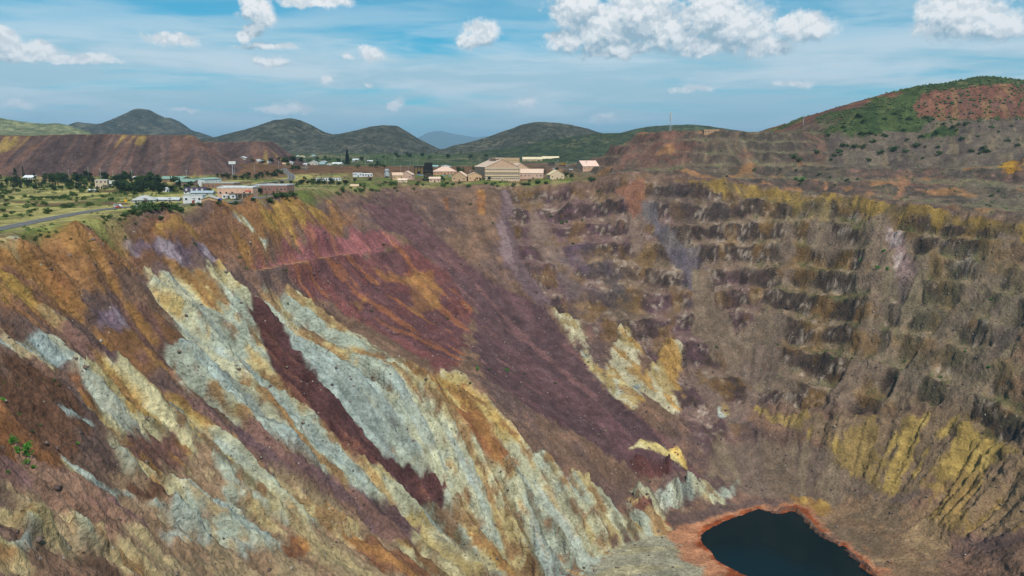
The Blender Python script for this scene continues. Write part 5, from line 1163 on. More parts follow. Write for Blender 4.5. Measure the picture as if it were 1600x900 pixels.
def obj(name, me, parent=None):
    o = bpy.data.objects.new(name, me); COL.objects.link(o); o.parent = parent
    return o
def thing(name, label, cat, loc, rz=0.0, group=None):
    o = bpy.data.objects.new(name, None); COL.objects.link(o)
    o.location = loc; o.rotation_euler = (0, 0, rz); o.empty_display_size = .5
    return tag(o, label, cat, group)
def copy_thing(src, loc, rz=0.0, sc=1.0, label=None, group=None):
    r = src.copy(); COL.objects.link(r); r.location = loc; r.rotation_euler = (0, 0, rz); r.scale = sc if isinstance(sc, tuple) else (sc, sc, sc)
    if label: r['label'] = label
    if group: r['group'] = group
    for ch in src.children:
        q = ch.copy(); COL.objects.link(q); q.parent = r
        for g in ch.children:
            h = g.copy(); COL.objects.link(h); h.parent = q
    return r
def surf(x, y):
    return gz(x, y) if y < 1262 else float(plain_z(np.array(float(x)), np.array(float(y))))

GLASS = paint((46, 54, 60), .15, 'glass', .5); DARK = paint((40, 34, 30), .8, 'wood'); TRIM = paint((200, 196, 186), .7)
STEEL = paint((168, 172, 174), .45, 'steel', .5); BLACKWOOD = paint((30, 26, 24), .9, 'timber'); RUST = paint((120, 74, 48), .9, 'rust')

# ---------------------------------------------------------------- roads
m, k, b = principled('asphalt', (.09, .09, .095), .85, .2)
pos = k.n('ShaderNodeNewGeometry').outputs['Position']
n1 = k.smooth(k.noise(pos, .35, 5, .65), .3, .7, .75, 1.3)
k.link(k.mix(1.0, (.10, .10, .105, 1), k.comb(n1, n1, n1), 'MULTIPLY'), b.inputs['Base Color']); ASPHALT = m
def ribbon(name, pts, half, off, lift, mat, parent=None):
    P = np.array(pts, float)
    t = np.concatenate([[0], np.cumsum(np.hypot(*np.diff(P, axis=0).T))])
    s = np.arange(0, t[-1], 4.0)
    # smooth curve through the points (Catmull-Rom)
    i = np.clip(np.searchsorted(t, s, 'right') - 1, 0, len(P) - 2); f = ((s - t[i]) / (t[i + 1] - t[i]))[:, None]
    p0, p1, p2, p3 = P[np.maximum(i - 1, 0)], P[i], P[i + 1], P[np.minimum(i + 2, len(P) - 1)]
    C = p1 + .5 * f * (p2 - p0 + f * (2 * p0 - 5 * p1 + 4 * p2 - p3 + f * (3 * (p1 - p2) + p3 - p0)))
    T = np.gradient(C, axis=0); T /= np.linalg.norm(T, axis=1)[:, None]; N = np.stack([T[:, 1], -T[:, 0]], -1)
    u = np.array([off - half, off, off + half])
    X = C[:, :1] + N[:, :1] * u; Y = C[:, 1:] + N[:, 1:] * u
    zc = bil(Z0.astype(np.float32), C[:, 0], C[:, 1])[:, None] - .5 + .32
    o = grid_mesh(name, X, Y, np.repeat(zc, 3, 1) + lift, mat); o.parent = parent
    return o, C, T
WHITE_LINE = paint((205, 203, 196), .7, 'line'); YELLOW_LINE = paint((196, 160, 60), .7, 'line')
ROADLINES = []
for wd, pts in ROADS:
    o, C_, T_ = ribbon('road', pts, wd / 2, 0, 0, ASPHALT); tag(o, kind='structure'); ROADLINES.append((C_, T_))
    if True:
        for off in (-wd / 2 + .5, wd / 2 - .5): ribbon('edge_line', pts, .12, off, .006, WHITE_LINE, o)
        ribbon('centre_line', pts, .16, 0, .006, YELLOW_LINE, o)

# ---------------------------------------------------------------- buildings
def make_building(d):
    w, dp, h = d['size']; x, y = d['loc']
    z = min(surf(x + sx_ * w * .4, y + sy_ * dp * .4) for sx_ in (-1, 1) for sy_ in (-1, 1))
    root = thing(d['name'], d['label'], d['cat'], (x, y, z), math.radians(d['rot']), d.get('group'))
    wm, rm = paint(d['wall'], .85, 'wall'), paint(d['roofc'], .6, 'metal_roof' if d['roof'] != 'flat' else 'roof')
    roof, rf = d['roof'], d['rf']; hx, hy = w / 2, dp / 2
    he = h * (1 - rf); t = .18; ov = .5 if w > 8 else .3
    wl = MB().box(-hx, hx, -hy, hy, -2.0, he)
    rb = MB()
    if roof == 'flat':
        wl = MB().box(-hx, hx, -hy, hy, -2.0, he - .25)
        rb.box(-hx - .15, hx + .15, -hy - .15, hy + .15, he - .248, he)
    elif roof == 'gable_x':
        wl.add([(-hx, -hy, he), (-hx, hy, he), (-hx, 0, h - .05), (hx, -hy, he), (hx, hy, he), (hx, 0, h - .05)], [(0, 1, 2), (4, 3, 5), (0, 2, 5, 3), (2, 1, 4, 5)])
        for s in (-1, 1):
            e = s * (hy + ov); zo = he - (h - he) * ov / hy
            rb.add([(-hx - ov, e, zo), (hx + ov, e, zo), (hx + ov, 0, h), (-hx - ov, 0, h), (-hx - ov, e, zo + t), (hx + ov, e, zo + t), (hx + ov, 0, h + t), (-hx - ov, 0, h + t)],
                   [(0, 1, 2, 3), (4, 5, 6, 7), (0, 1, 5, 4), (1, 2, 6, 5), (3, 0, 4, 7)])
    elif roof == 'gable_y':
        wl.add([(-hx, -hy, he), (hx, -hy, he), (0, -hy, h - .05), (-hx, hy, he), (hx, hy, he), (0, hy, h - .05)], [(0, 1, 2), (4, 3, 5), (0, 2, 5, 3), (2, 1, 4, 5)])
        for s in (-1, 1):
            e = s * (hx + ov); zo = he - (h - he) * ov / hx
            rb.add([(e, -hy - ov, zo), (e, hy + ov, zo), (0, hy + ov, h), (0, -hy - ov, h), (e, -hy - ov, zo + t), (e, hy + ov, zo + t), (0, hy + ov, h + t), (0, -hy - ov, h + t)],
                   [(0, 1, 2, 3), (4, 5, 6, 7), (0, 1, 5, 4), (1, 2, 6, 5), (3, 0, 4, 7)])
    else:   # hip
        r = max(hx - hy, hx * .25)
        b4 = [(-hx - ov, -hy - ov), (hx + ov, -hy - ov), (hx + ov, hy + ov), (-hx - ov, hy + ov)]
        rb.add([(*p, he) for p in b4] + [(*p, he + t) for p in b4] + [(-r, 0, h), (r, 0, h)],
               [(0, 1, 2, 3), (0, 1, 5, 4), (1, 2, 6, 5), (2, 3, 7, 6), (3, 0, 4, 7), (4, 5, 9, 8), (6, 7, 8, 9), (5, 6, 9), (7, 4, 8)])
    wo_ = wl.build('wall', wm, root)
    ro = rb.build('roof', rm, root)
    if d.get('parapet'):
        pm = paint(d['parapet'], .8, 'wall'); p = .35
        q = MB()
        q.box(-hx - .2, hx + .2, -hy - .2, -hy + p, he, he + .7).box(-hx - .2, hx + .2, hy - p, hy + .2, he, he + .7)
        q.box(-hx - .2, -hx + p, -hy + p, hy - p, he, he + .7).box(hx - p, hx + .2, -hy + p, hy - p, he, he + .7)
        q.build('parapet', pm, root)
    if d.get('monitor'):
        q = MB().box(-w * .10, w * .10, -hy * .55, hy * .55, h - h * .10, h + h * .04); q.build('roof_monitor', wm, ro)
        MB().box(-w * .13, w * .13, -hy * .62, hy * .62, h + h * .042, h + h * .075).build('monitor_roof', rm, ro)
    for i in range(d.get('dormers', 0)):
        cx_ = -hx + w * (i + .5) / d['dormers']
        MB().box(cx_ - .7, cx_ + .7, -hy - .1, -hy * .3, he + .3, he + 2.0).build('dormer', TRIM, ro)
    if d.get('porch'):
        q = MB().box(-hx * .35, hx, -hy - 3.2, -hy - .003, h * .46, h * .52); q.build('porch_roof', paint((120, 104, 92), .8), root)
        for i in range(6):
            cx_ = -hx * .33 + (hx * 1.30) * i / 5
            MB().box(cx_ - .12, cx_ + .12, -hy - 3.1, -hy - 2.86, -1.0, h * .46).build('porch_post', TRIM, root)
        MB().box(hx * .55, hx * .9, -hy - .12, -hy - .004, h * .66, h * .76).build('sign_board', paint((186, 62, 44), .6), root)
    if d.get('bands'):
        for zf in (.36, .64): MB().box(-hx - .3, hx + .3, -hy - .7, -hy - .004, h * zf, h * zf + .45).build('ledge', paint((222, 196, 150), .8), root)
    cols, rows = d['win']; nd = d['door']
    slots = cols + (1 if nd else 0)
    ww = min(1.5, w / slots * .5); storey = he / rows
    wh = min(1.5, storey * .42)
    faces = [('f', -hy, w)] + ([('r', hx, dp), ('l', -hx, dp)] if d.get('group') is None and rows * cols < 30 else [])
    wbm, pbm = {}, {}
    for face, off, L in faces:
        n = slots if face == 'f' else max(1, int(L / 6))
        for r_ in range(rows):
            for i in range(n):
                c_ = -L / 2 + L * (i + .5) / n; zc = storey * (r_ + .55)
                if face == 'f' and nd and r_ == 0 and i == slots // 2:
                    dh = min(2.4, storey * .75); dw = min(1.4, L / n * .6)
                    do = MB().box(c_ - dw / 2, c_ + dw / 2, -hy - .08, -hy - .003, -.6, dh).build('door', paint((150, 52, 40), .6) if 'red door' in d['label'] else DARK, root)
                    MB().box(c_ + dw * .3, c_ + dw * .38, -hy - .14, -hy - .082, dh * .42, dh * .48).build('handle', STEEL, do)
                    continue
                e = .07
                if face == 'f':
                    fr_ = MB().box(c_ - ww / 2 - e, c_ + ww / 2 + e, -hy - .06, -hy - .003, zc - wh / 2 - e, zc + wh / 2 + e)
                    gl = MB().box(c_ - ww / 2, c_ + ww / 2, -hy - .075, -hy - .062, zc - wh / 2, zc + wh / 2)
                else:
                    s = 1 if face == 'r' else -1
                    x0, x1 = sorted((off + s * .003, off + s * .06)); g0, g1 = sorted((off + s * .062, off + s * .075))
                    fr_ = MB().box(x0, x1, c_ - ww / 2 - e, c_ + ww / 2 + e, zc - wh / 2 - e, zc + wh / 2 + e)
                    gl = MB().box(g0, g1, c_ - ww / 2, c_ + ww / 2, zc - wh / 2, zc + wh / 2)
                wo = fr_.build('window', TRIM, root); gl.build('pane', GLASS, wo)
    return root
for d in BUILDINGS: make_building(d)

# ---------------------------------------------------------------- headframe, ore bin, tank, masts
hx_, hy_ = HEADFRAME; hz_ = gz(hx_, hy_)
hf = thing('headframe', 'black timber mine headframe with enclosed top standing on the pit rim', 'headframe', (hx_, hy_ + 6, hz_), math.radians(8))
for sx_ in (-1, 1):
    for sy_ in (-1, 1):
        MB().bar((sx_ * 6.2, sy_ * 5.5, -1), (sx_ * 4.6, sy_ * 4.2, 19), .42, 6).build('leg', BLACKWOOD, hf)
for z_ in (4.5, 10.0, 15.0):
    s_ = 6.2 - z_ * .084; t_ = 5.5 - z_ * .068
    q = MB()
    for sy_ in (-1, 1): q.bar((-s_, sy_ * t_, z_), (s_, sy_ * t_, z_), .3)
    for sx_ in (-1, 1): q.bar((sx_ * s_, -t_, z_), (sx_ * s_, t_, z_), .3)
    q.build('girt', BLACKWOOD, hf)
for z_, z2 in ((0, 4.5), (4.5, 10), (10, 15)):
    for sy_ in (-1, 1):
        a_, b_ = 6.2 - z_ * .084, 6.2 - z2 * .084
        MB().bar((-a_, sy_ * 5.4, z_), (b_, sy_ * 5.0, z2), .22).bar((a_, sy_ * 5.4, z_), (-b_, sy_ * 5.0, z2), .22).build('cross_brace', BLACKWOOD, hf)
MB().box(-6.2, 6.2, -5.2, 5.2, 10.2, 11.6).build('landing', BLACKWOOD, hf)
MB().box(-4.6, 4.6, -4.0, 4.0, 5.2, 9.0).build('ore_bin', paint((92, 78, 62), .9, 'timber'), hf)
MB().box(-4.4, 4.4, -3.9, 3.9, 11.8, 15.2).build('hopper_house', paint((72, 62, 52), .9, 'timber'), hf)
MB().box(-5.6, 5.6, -4.8, 4.8, 15.4, 18.6).build('deck_house', BLACKWOOD, hf)
cr_ = MB().box(-5.0, 5.0, -4.2, 4.2, 18.602, 22.4).build('crown_house', BLACKWOOD, hf)
q = MB()
for i in range(6): q.box(-5.0 + i * 1.85, -4.3 + i * 1.85, -4.3, 4.3, 22.402, 23.4)
q.build('crown_rail', BLACKWOOD, cr_)
for sx_ in (-1.4, 1.4):
    q = MB(); n = 16
    for i in range(n):
        a0, a1 = 2 * math.pi * i / n, 2 * math.pi * (i + 1) / n
        q.bar((sx_, math.cos(a0) * 1.7, 24 + math.sin(a0) * 1.7), (sx_, math.cos(a1) * 1.7, 24 + math.sin(a1) * 1.7), .14, 4)
    q.bar((sx_ - .4, 0, 24), (sx_ + .4, 0, 24), .2); q.build('sheave_wheel', BLACKWOOD, hf)
tx_, ty_ = TRESTLE; tz_ = surf(tx_, ty_)
tr = thing('trestle', 'dark timber trestle over an arched ochre doorway left of the headframe', 'trestle', (tx_, ty_, tz_))
MB().box(-7, 7, -3, 3, 9.2, 10.6).build('deck', BLACKWOOD, tr)
for i in range(4):
    x_ = -6 + 4 * i
    MB().bar((x_, -2.4, -1), (x_, -2.0, 9.2), .3).bar((x_, 2.4, -1), (x_, 2.0, 9.2), .3).bar((x_, -2.3, 3), (x_, 2.3, 7), .2).build('bent', BLACKWOOD, tr)
MB().box(-5.5, 5.5, -1.8, 1.8, -1, 7.5).build('wall', paint((120, 98, 62), .9, 'wall'), tr)
pts_ = [(-1.8, -.5), (1.8, -.5), (1.8, 2.4)] + [(1.8 * math.cos(a), 2.4 + 1.8 * math.sin(a)) for a in [math.pi * i / 8 for i in range(1, 8)]] + [(-1.8, 2.4)]
MB().prism(pts_, -1.9, -1.803).build('arched_door', BLACKWOOD, tr)
x_, y_ = TANK; z_ = surf(x_, y_)
tk = thing('steel_tower', 'grey steel silo tower with railed top beside the paved yard', 'silo', (x_, y_, z_))
MB().bar((0, 0, 2.4), (0, 0, 9.0), 3.4, 14).build('silo', STEEL, tk)
MB().bar((0, 0, .2), (0, 0, 2.39), .8, 12, 3.3).build('hopper', STEEL, tk)
for a in range(4):
    c_, s_ = math.cos(a * math.pi / 2 + .7), math.sin(a * math.pi / 2 + .7)
    MB().bar((c_ * 3.6, s_ * 3.6, -1), (c_ * 3.6, s_ * 3.6, 9.4), .2).build('leg', STEEL, tk)
MB().box(-3.8, 3.8, -3.8, 3.8, 9.42, 9.7).build('platform', paint((150, 152, 154), .6, 'steel'), tk)
MB().box(-2.2, 2.2, -2.2, 2.2, 9.702, 11.6).build('cab', paint((176, 180, 182), .6, 'steel'), tk)

def lattice_mast(name, label, loc, H, w0, dishes):
    t = thing(name, label, 'mast', loc)
    for a in range(3):
        c_, s_ = math.cos(a * 2.094), math.sin(a * 2.094)
        MB().bar((c_ * w0, s_ * w0, -1), (c_ * .35, s_ * .35, H), .16, 5, .1).build('leg', STEEL, t)
    q = MB(); n = int(H / 2.5)
    for i in range(n):
        for a in range(3):
            r0 = w0 + (.35 - w0) * i / n; r1 = w0 + (.35 - w0) * (i + 1) / n
            q.bar((math.cos(a * 2.094) * r0, math.sin(a * 2.094) * r0, H * i / n), (math.cos((a + 1) * 2.094) * r1, math.sin((a + 1) * 2.094) * r1, H * (i + 1) / n), .07, 4)
    q.build('lattice', STEEL, t)
    for zf in dishes:
        for a in range(3):
            c_, s_ = math.cos(a * 2.094 + .5), math.sin(a * 2.094 + .5)
            MB().box(c_ * 1.3 - .35, c_ * 1.3 + .35, s_ * 1.3 - .35, s_ * 1.3 + .35, H * zf - 1.1, H * zf + 1.1).build('antenna_panel', TRIM, t)
    MB().bar((0, 0, H), (0, 0, H + 2.5), .06, 4).build('lightning_rod', STEEL, t)
x_, y_, H_ = RADIO_MAST
lattice_mast('radio_mast', 'tall grey lattice radio mast with antenna panels on the red terraces', (x_, y_, gz(x_, y_)), H_, 1.6, (.95, .80, .62))
x_, y_, H_ = WHIP_MAST
lattice_mast('radio_mast', 'thin short mast on the dark mound left of the big hill', (x_, y_, gz(x_, y_)), H_, .6, ())

import re
def short(lb): return re.split(r' (?:with|beside|behind|in|under|among|on|at|below|joined|half|right|by|tucked|stepping|end|standing|over|and|between) ', lb)[0]
REFS = [(d['loc'], short(d['label'])) for d in BUILDINGS if d['name'] != 'far_house']
def near_ref(x, y):
    return min((math.hypot(x - a[0], y - a[1]), n) for a, n in REFS)
# ---------------------------------------------------------------- utility poles, signs
POLEWOOD = paint((150, 148, 142), .8, 'pole'); OLDWOOD = paint((78, 66, 56), .9, 'pole')
def make_pole(h, mat, loc, label, group):
    t = thing('utility_pole', label, 'utility pole', loc, rnd.uniform(-.6, .6), group)
    MB().bar((0, 0, -1), (0, 0, h), .26, 6, .17).build('pole', mat, t)
    for z_, L in ((h - .8, 1.5), (h - 2.2, 1.1)):
        ca_ = MB().box(-L, L, -.09, .09, z_ - .12, z_ + .12).build('crossarm', mat, t)
        for x_ in (-L * .9, -L * .4, L * .4, L * .9): MB().bar((x_, 0, z_ + .12), (x_, 0, z_ + .42), .07, 5).build('insulator', GLASS, ca_)
    return t
for x_, y_, h_ in POLES: make_pole(h_, POLEWOOD, (x_, y_, surf(x_, y_)), ('pale utility pole with two crossarms near the ' + near_ref(x_, y_)[1]) if near_ref(x_, y_)[0] < 120 else 'tall pale utility pole with two crossarms on the green plain below the hills', 'utility poles of the power line')
for x_, y_, h_ in LOWPOLES: make_pole(h_, OLDWOOD, (x_, y_, surf(x_, y_)), 'short dark wooden utility pole near the ' + near_ref(x_, y_)[1], 'short wooden poles')
for nm, lb, x_, y_, h_, w_ in SIGNS:
    t = thing(nm, lb, 'sign', (x_, y_, surf(x_, y_)))
    if nm == 'billboard':
        MB().bar((0, 0, -1), (0, 0, h_ - 3.2), .45, 8, .35).build('post', STEEL, t)
        MB().box(-w_ * .55, w_ * .55, -.25, .25, h_ - 3.2, h_).build('panel', paint((214, 212, 208), .6), t)
        MB().box(-w_ * .55, w_ * .55, -.6, -.252, h_ - 3.6, h_ - 3.202).build('catwalk', STEEL, t)
    else:
        MB().bar((0, 0, -.5), (0, 0, h_ - w_ * .4), .07, 6).build('post', STEEL, t)
        r_ = w_ * .6
        MB().add([(0, -.12, h_ - 2 * r_), (r_, -.12, h_ - r_), (0, -.12, h_), (-r_, -.12, h_ - r_), (0, -.07, h_ - 2 * r_), (r_, -.07, h_ - r_), (0, -.07, h_), (-r_, -.07, h_ - r_)],
                 [(0, 1, 2, 3), (7, 6, 5, 4), (0, 4, 5, 1), (1, 5, 6, 2), (2, 6, 7, 3), (3, 7, 4, 0)]).build('panel', paint((226, 164, 30), .5), t)

# ---------------------------------------------------------------- vehicles
TYRE = paint((20, 20, 21), .9, 'rubber'); LAMP = paint((220, 220, 210), .3, 'lamp'); TAIL = paint((150, 20, 16), .4, 'lamp')
def make_vehicle(nm, lb, x, y, rgb, rz, z):
    t = thing(nm, lb, {'car': 'car', 'van': 'van'}.get(nm, 'truck'), (x, y, z), rz)
    m = paint(rgb, .35, 'car_paint', .5)
    L, W_, s = {'car': (4.5, 1.8, 1.0), 'van': (5.6, 2.1, 1.0), 'pickup_truck': (5.8, 2.1, 1.1), 'dump_truck': (9.5, 4.2, 2.0)}[nm]
    a, hw = L / 2, W_ / 2; wr = .34 * s
    if nm == 'car':
        body = [(-a, .35), (a, .35), (a + .02, .62), (a - .1, .82), (a * .45, .95), (-a * .75, 1.0), (-a, .9)]
        cab = [(a * .42, .951), (a * .12, 1.42), (-a * .42, 1.45), (-a * .78, 1.0)]
    elif nm == 'van':
        body = [(-a, .4), (a, .4), (a, .95), (a * .72, 1.2), (-a, 1.2)]
        cab = [(a * .71, 1.201), (a * .48, 2.15), (-a, 2.2), (-a, 1.201)]
    elif nm == 'pickup_truck':
        body = [(-a, .5), (a, .5), (a, 1.0), (a * .45, 1.12), (-a, 1.12)]
        cab = [(a * .44, 1.121), (a * .2, 1.85), (-a * .2, 1.85), (-a * .24, 1.121)]
    else:
        body = [(-a, 1.4), (a, 1.4), (a, 2.6), (a * .5, 2.8), (-a * .2, 2.4), (-a, 2.6)]
        cab = [(a * .95, 2.61), (a * .9, 4.2), (a * .5, 4.2), (a * .45, 2.81)]
    bo = MB().prism(body, -hw, hw).build('body', m, t)
    co = MB().prism(cab, -hw * .88, hw * .88).build('cabin', m, t)
    zc0, zc1 = cab[0][1] + .08, cab[1][1] - .1
    xa, xb = cab[-1][0] * .8 + .1, cab[0][0] - .25
    for s_ in (-1, 1):
        y0, y1 = sorted((s_ * hw * .882, s_ * hw * .9))
        MB().prism([(xb - .1, zc0), (cab[1][0] - .05, zc1), (cab[2][0] + .15, zc1), (max(xa, cab[3][0] + .25), zc0)], y0, y1).build('side_window', GLASS, co)
    if nm == 'dump_truck': MB().prism([(-a * 1.05, 3.0), (a * .4, 2.85), (a * .95, 4.5), (a * .35, 4.4), (-a * 1.05, 4.0)], -hw * 1.05, hw * 1.05).build('dump_bed', m, t)
    for xw in (-a * .62, a * .62):
        for s_ in (-1, 1):
            wb = MB().bar((xw, s_ * (hw - .2 * s), wr), (xw, s_ * (hw + .03), wr), wr, 12).build('wheel', TYRE, t)
            MB().bar((xw, s_ * (hw + .031), wr), (xw, s_ * (hw + .05), wr), wr * .55, 8).build('rim', STEEL, wb)
    for s_ in (-1, 1):
        zl = body[2][1] - .15 if nm != 'car' else .66
        MB().box(a + .021, a + .05, s_ * hw * .7 - .16, s_ * hw * .7 + .16, zl - .09, zl + .09).build('headlight', LAMP, t)
        MB().box(-a - .04, -a - .003, s_ * hw * .75 - .13, s_ * hw * .75 + .13, .72 * s, .9 * s).build('tail_light', TAIL, t)
    return t
for nm, lb, x, y, rgb, on in CARS:
    z, rz = surf(x, y), rnd.uniform(-.5, .5)
    if on and nm == 'car':
        C_, T_ = ROADLINES[0]
        i = int(np.argmin(np.abs(C_[:, 1] - y))); side = 2.4 if 'red' in lb else -2.4
        x, y = C_[i, 0] + T_[i, 1] * side, C_[i, 1] - T_[i, 0] * side
        rz = math.atan2(T_[i, 1], T_[i, 0]) + (0 if side > 0 else math.pi); z = float(bil(Z0.astype(np.float32), C_[i, 0], C_[i, 1])) - .18
    make_vehicle(nm, lb, float(x), float(y), rgb, rz, z)

# ---------------------------------------------------------------- vegetation
def leaf_material(name, rgb, var=.4):
    m, k, b = principled(name, tuple(float(v) for v in lin(*rgb)), .8, .15)
    info = k.n('ShaderNodeObjectInfo').outputs['Random']; pos = k.n('ShaderNodeNewGeometry').outputs['Position']
    f = k.math('ADD', k.math('MULTIPLY', info, var), k.smooth(k.noise(pos, .8, 2), .3, .7, .75 - var / 2, 1.25 - var / 2))
    k.link(k.mix(1.0, (*[float(v) for v in lin(*rgb)], 1), k.comb(f, f, k.math('MULTIPLY', f, .9)), 'MULTIPLY'), b.inputs['Base Color'])
    return m
LEAF_DARK = leaf_material('cypress_leaves', (44, 58, 40)); LEAF_MID = leaf_material('tree_leaves', (62, 82, 44)); LEAF_SHRUB = leaf_material('shrub_leaves', (74, 92, 50)); LEAF_BRIGHT = leaf_material('fresh_leaves', (74, 122, 44)); LEAF_PINE = leaf_material('pine_needles', (34, 46, 38), .2)
BARK = paint((84, 70, 58), .95, 'bark')
def leaf_cloud(name, mat, n, shape, size, seed):
    """leaf sprays spread through a crown volume; shape(r) -> point, outward"""
    r = np.random.RandomState(seed)
    V, Fc = [], []
    for i in range(n):
        p = Vector(shape(r)); s = size * r.uniform(.6, 1.3)
        d = Vector(r.normal(size=3)).normalized(); u = d.orthogonal().normalized(); w = d.cross(u)
        o = len(V)
        V += [tuple(p + u * s), tuple(p + w * s * .8 + d * s * .3), tuple(p - u * s * .9), tuple(p - w * s * .8 + d * s * .2)]
        Fc.append((o, o + 1, o + 2, o + 3))
    me = bpy.data.meshes.new(name); me.from_pydata(V, [], Fc); me.materials.append(mat)
    return me
def lobes(seed, n, rx, rz, z0):
    r = np.random.RandomState(seed)
    L = []
    for i in range(n):
        a = r.uniform(0, 6.28); q = r.uniform(.15, .75)
        L.append((math.cos(a) * rx * q, math.sin(a) * rx * q, z0 + rz * r.uniform(.1, .85), rx * r.uniform(.3, .5)))
    def f(rs):
        l = L[rs.randint(n)]; d = rs.normal(size=3); d /= np.linalg.norm(d); k_ = l[3] * rs.uniform(.55, 1.0)
        return (l[0] + d[0] * k_, l[1] + d[1] * k_, max(.02, l[2] + d[2] * k_ * .8))
    return f
def cyp_shape(rs):
    t = rs.uniform(0, 1) ** 1.1; a = rs.uniform(0, 6.28)
    rr = .085 * (math.sin(math.pi * min(1, t * .9 + .1)) ** .7) * rs.uniform(.5, 1.1) + .01
    return (math.cos(a) * rr, math.sin(a) * rr, .04 + t * .96)
def pine_shape(rs):
    t = rs.uniform(0, 1) ** .8; tier = (t * 9) % 1; a = rs.uniform(0, 6.28)
    rr = .24 * (1 - t) * (.55 + .45 * (1 - tier)) * rs.uniform(.3, 1.1) + .012
    return (math.cos(a) * rr, math.sin(a) * rr, .12 + t * .88)
def tree_proto(name, label, cat, crown, trunk_h, trunk_r, limbs, group):
    t = thing(name, label, cat, (0, 0, -500), 0, group)
    q = MB().bar((0, 0, -.06), (0, 0, trunk_h), trunk_r, 6, trunk_r * .5)
    for i in range(limbs):
        a = i * 2.4; q.bar((0, 0, trunk_h * .6), (math.cos(a) * .2, math.sin(a) * .2, trunk_h * 1.35), trunk_r * .5, 4, trunk_r * .2)
    q.build('trunk', BARK, t); obj('crown', crown, t)
    return t
protos = {}
protos['cyp'] = [tree_proto('cypress_tree', '', 'tree', leaf_cloud('cypress_crown', LEAF_DARK, 420, cyp_shape, .028, 20 + i), .3, .018, 0, '') for i in range(3)]
protos['broad'] = [tree_proto('broadleaf_tree', '', 'tree', leaf_cloud('broadleaf_crown', LEAF_MID if i % 2 else LEAF_DARK, 620, lobes(40 + i, 11, .5, .72, .22), .05, 30 + i), .42, .035, 4, '') for i in range(5)]
protos['pine'] = [tree_proto('pine_tree', '', 'tree', leaf_cloud('pine_crown', LEAF_PINE, 1500, pine_shape, .026, 50), .9, .016, 0, '')]
def bush_proto(mat, seed):
    t = thing('shrub', '', 'shrub', (0, 0, -500), 0, '')
    obj('foliage', leaf_cloud('shrub_foliage', mat, 300, lobes(seed, 8, .75, .62, .12), .085, seed), t)
    q = MB()
    for i in range(4): q.bar((0, 0, -.12), (math.cos(i * 1.6) * .25, math.sin(i * 1.6) * .25, .45), .035, 4, .015)
    q.build('stem', BARK, t)
    return t
protos['shrub'] = [bush_proto(LEAF_SHRUB, 60 + i) for i in range(4)]
protos['bright'] = [bush_proto(LEAF_BRIGHT, 70 + i) for i in range(3)]
protos['dark'] = [bush_proto(LEAF_MID, 80 + i) for i in range(3)]
def plant(kind, x, y, h, label, group, wide=1.0):
    p = rnd.choice(protos[kind]); s = h
    return copy_thing(p, (x, y, surf(x, y) - .04 * h), rnd.uniform(0, 6.28), (s * wide, s * wide, s), label, group)
def plant_label(x, y, h, what, far_label):
    r, n = near_ref(x, y)
    if r > 75: return far_label
    sz = 'low' if h < 5 else ('middling' if h < 7.5 else 'tall')
    return '%s %s %s the %s' % (sz, what, 'beside' if r < 30 else 'some way from', n)
for x, y, h in CYPRESS: plant('cyp', x, y, h * 1.05, plant_label(x, y, h, 'narrow dark cypress', ('very tall' if h > 11 else 'shorter') + ' narrow dark cypress standing in the open tree belt'), 'cypress trees in the tree belt')
for x, y, h, wd in BROADLEAF:
    lb = 'dark green tree among the far houses and yards' if y > 1100 else 'green broadleaf tree out on the open town flat'
    gp = 'broadleaf trees of the town'
    plant('broad', x, y, h * 1.1, plant_label(x, y, h, 'green broadleaf tree', ('large ' if h > 6 else 'small ') + lb), gp, 1.0 * wd * 1.1)
for x, y, h in PINES: plant('pine', x, y, h, 'single tall dark pine rising above the far houses', None)
for x, y, h in BUSH_RIM: plant('dark', x, y, h, 'large dark green bush on the rim between highway and shops', 'large bushes on the rim', 1.25)
for x, y, h, br in BUSH_PIT: plant('bright' if br else 'shrub', x, y, h, 'bright green bush growing on the bare pit slope' if br else 'small dull green bush on the bare pit slope', 'bright bushes in the pit' if br else 'dull bushes in the pit')
FL = {'flat': ('low green shrub on the grassy flat beside the highway', 'shrubs on the grassy flat'), 'road': ('small shrub on the bare strip between highway and pit', 'shrubs between highway and pit'),
      'rim': ('low shrub along the far pit rim below the mine buildings', 'shrubs on the far pit rim'), 'cuts': ('dark green shrub on the slopes below the big hill', 'shrubs below the big hill'), 'benches': ('low shrub on the upper mine benches above the haul road', 'shrubs on the upper benches')}
for key, L in SHRUB_FIELDS.items():
    for x, y, h in L:
        kd = 'dark' if key == 'cuts' or rnd.random() < .35 else 'shrub'; lb, gp = FL[key]
        lb = ('big ' if h > 4.6 else '') + lb.replace('low ', '').replace('small ', '')
        plant(kd, x, y, h, plant_label(x, y, h, 'dull green shrub', lb) if key in ('rim', 'flat') else lb, gp, 1.2)
for L in protos.values():
    for t in L:
        for ch in list(t.children): bpy.data.objects.remove(ch)
        bpy.data.objects.remove(t)

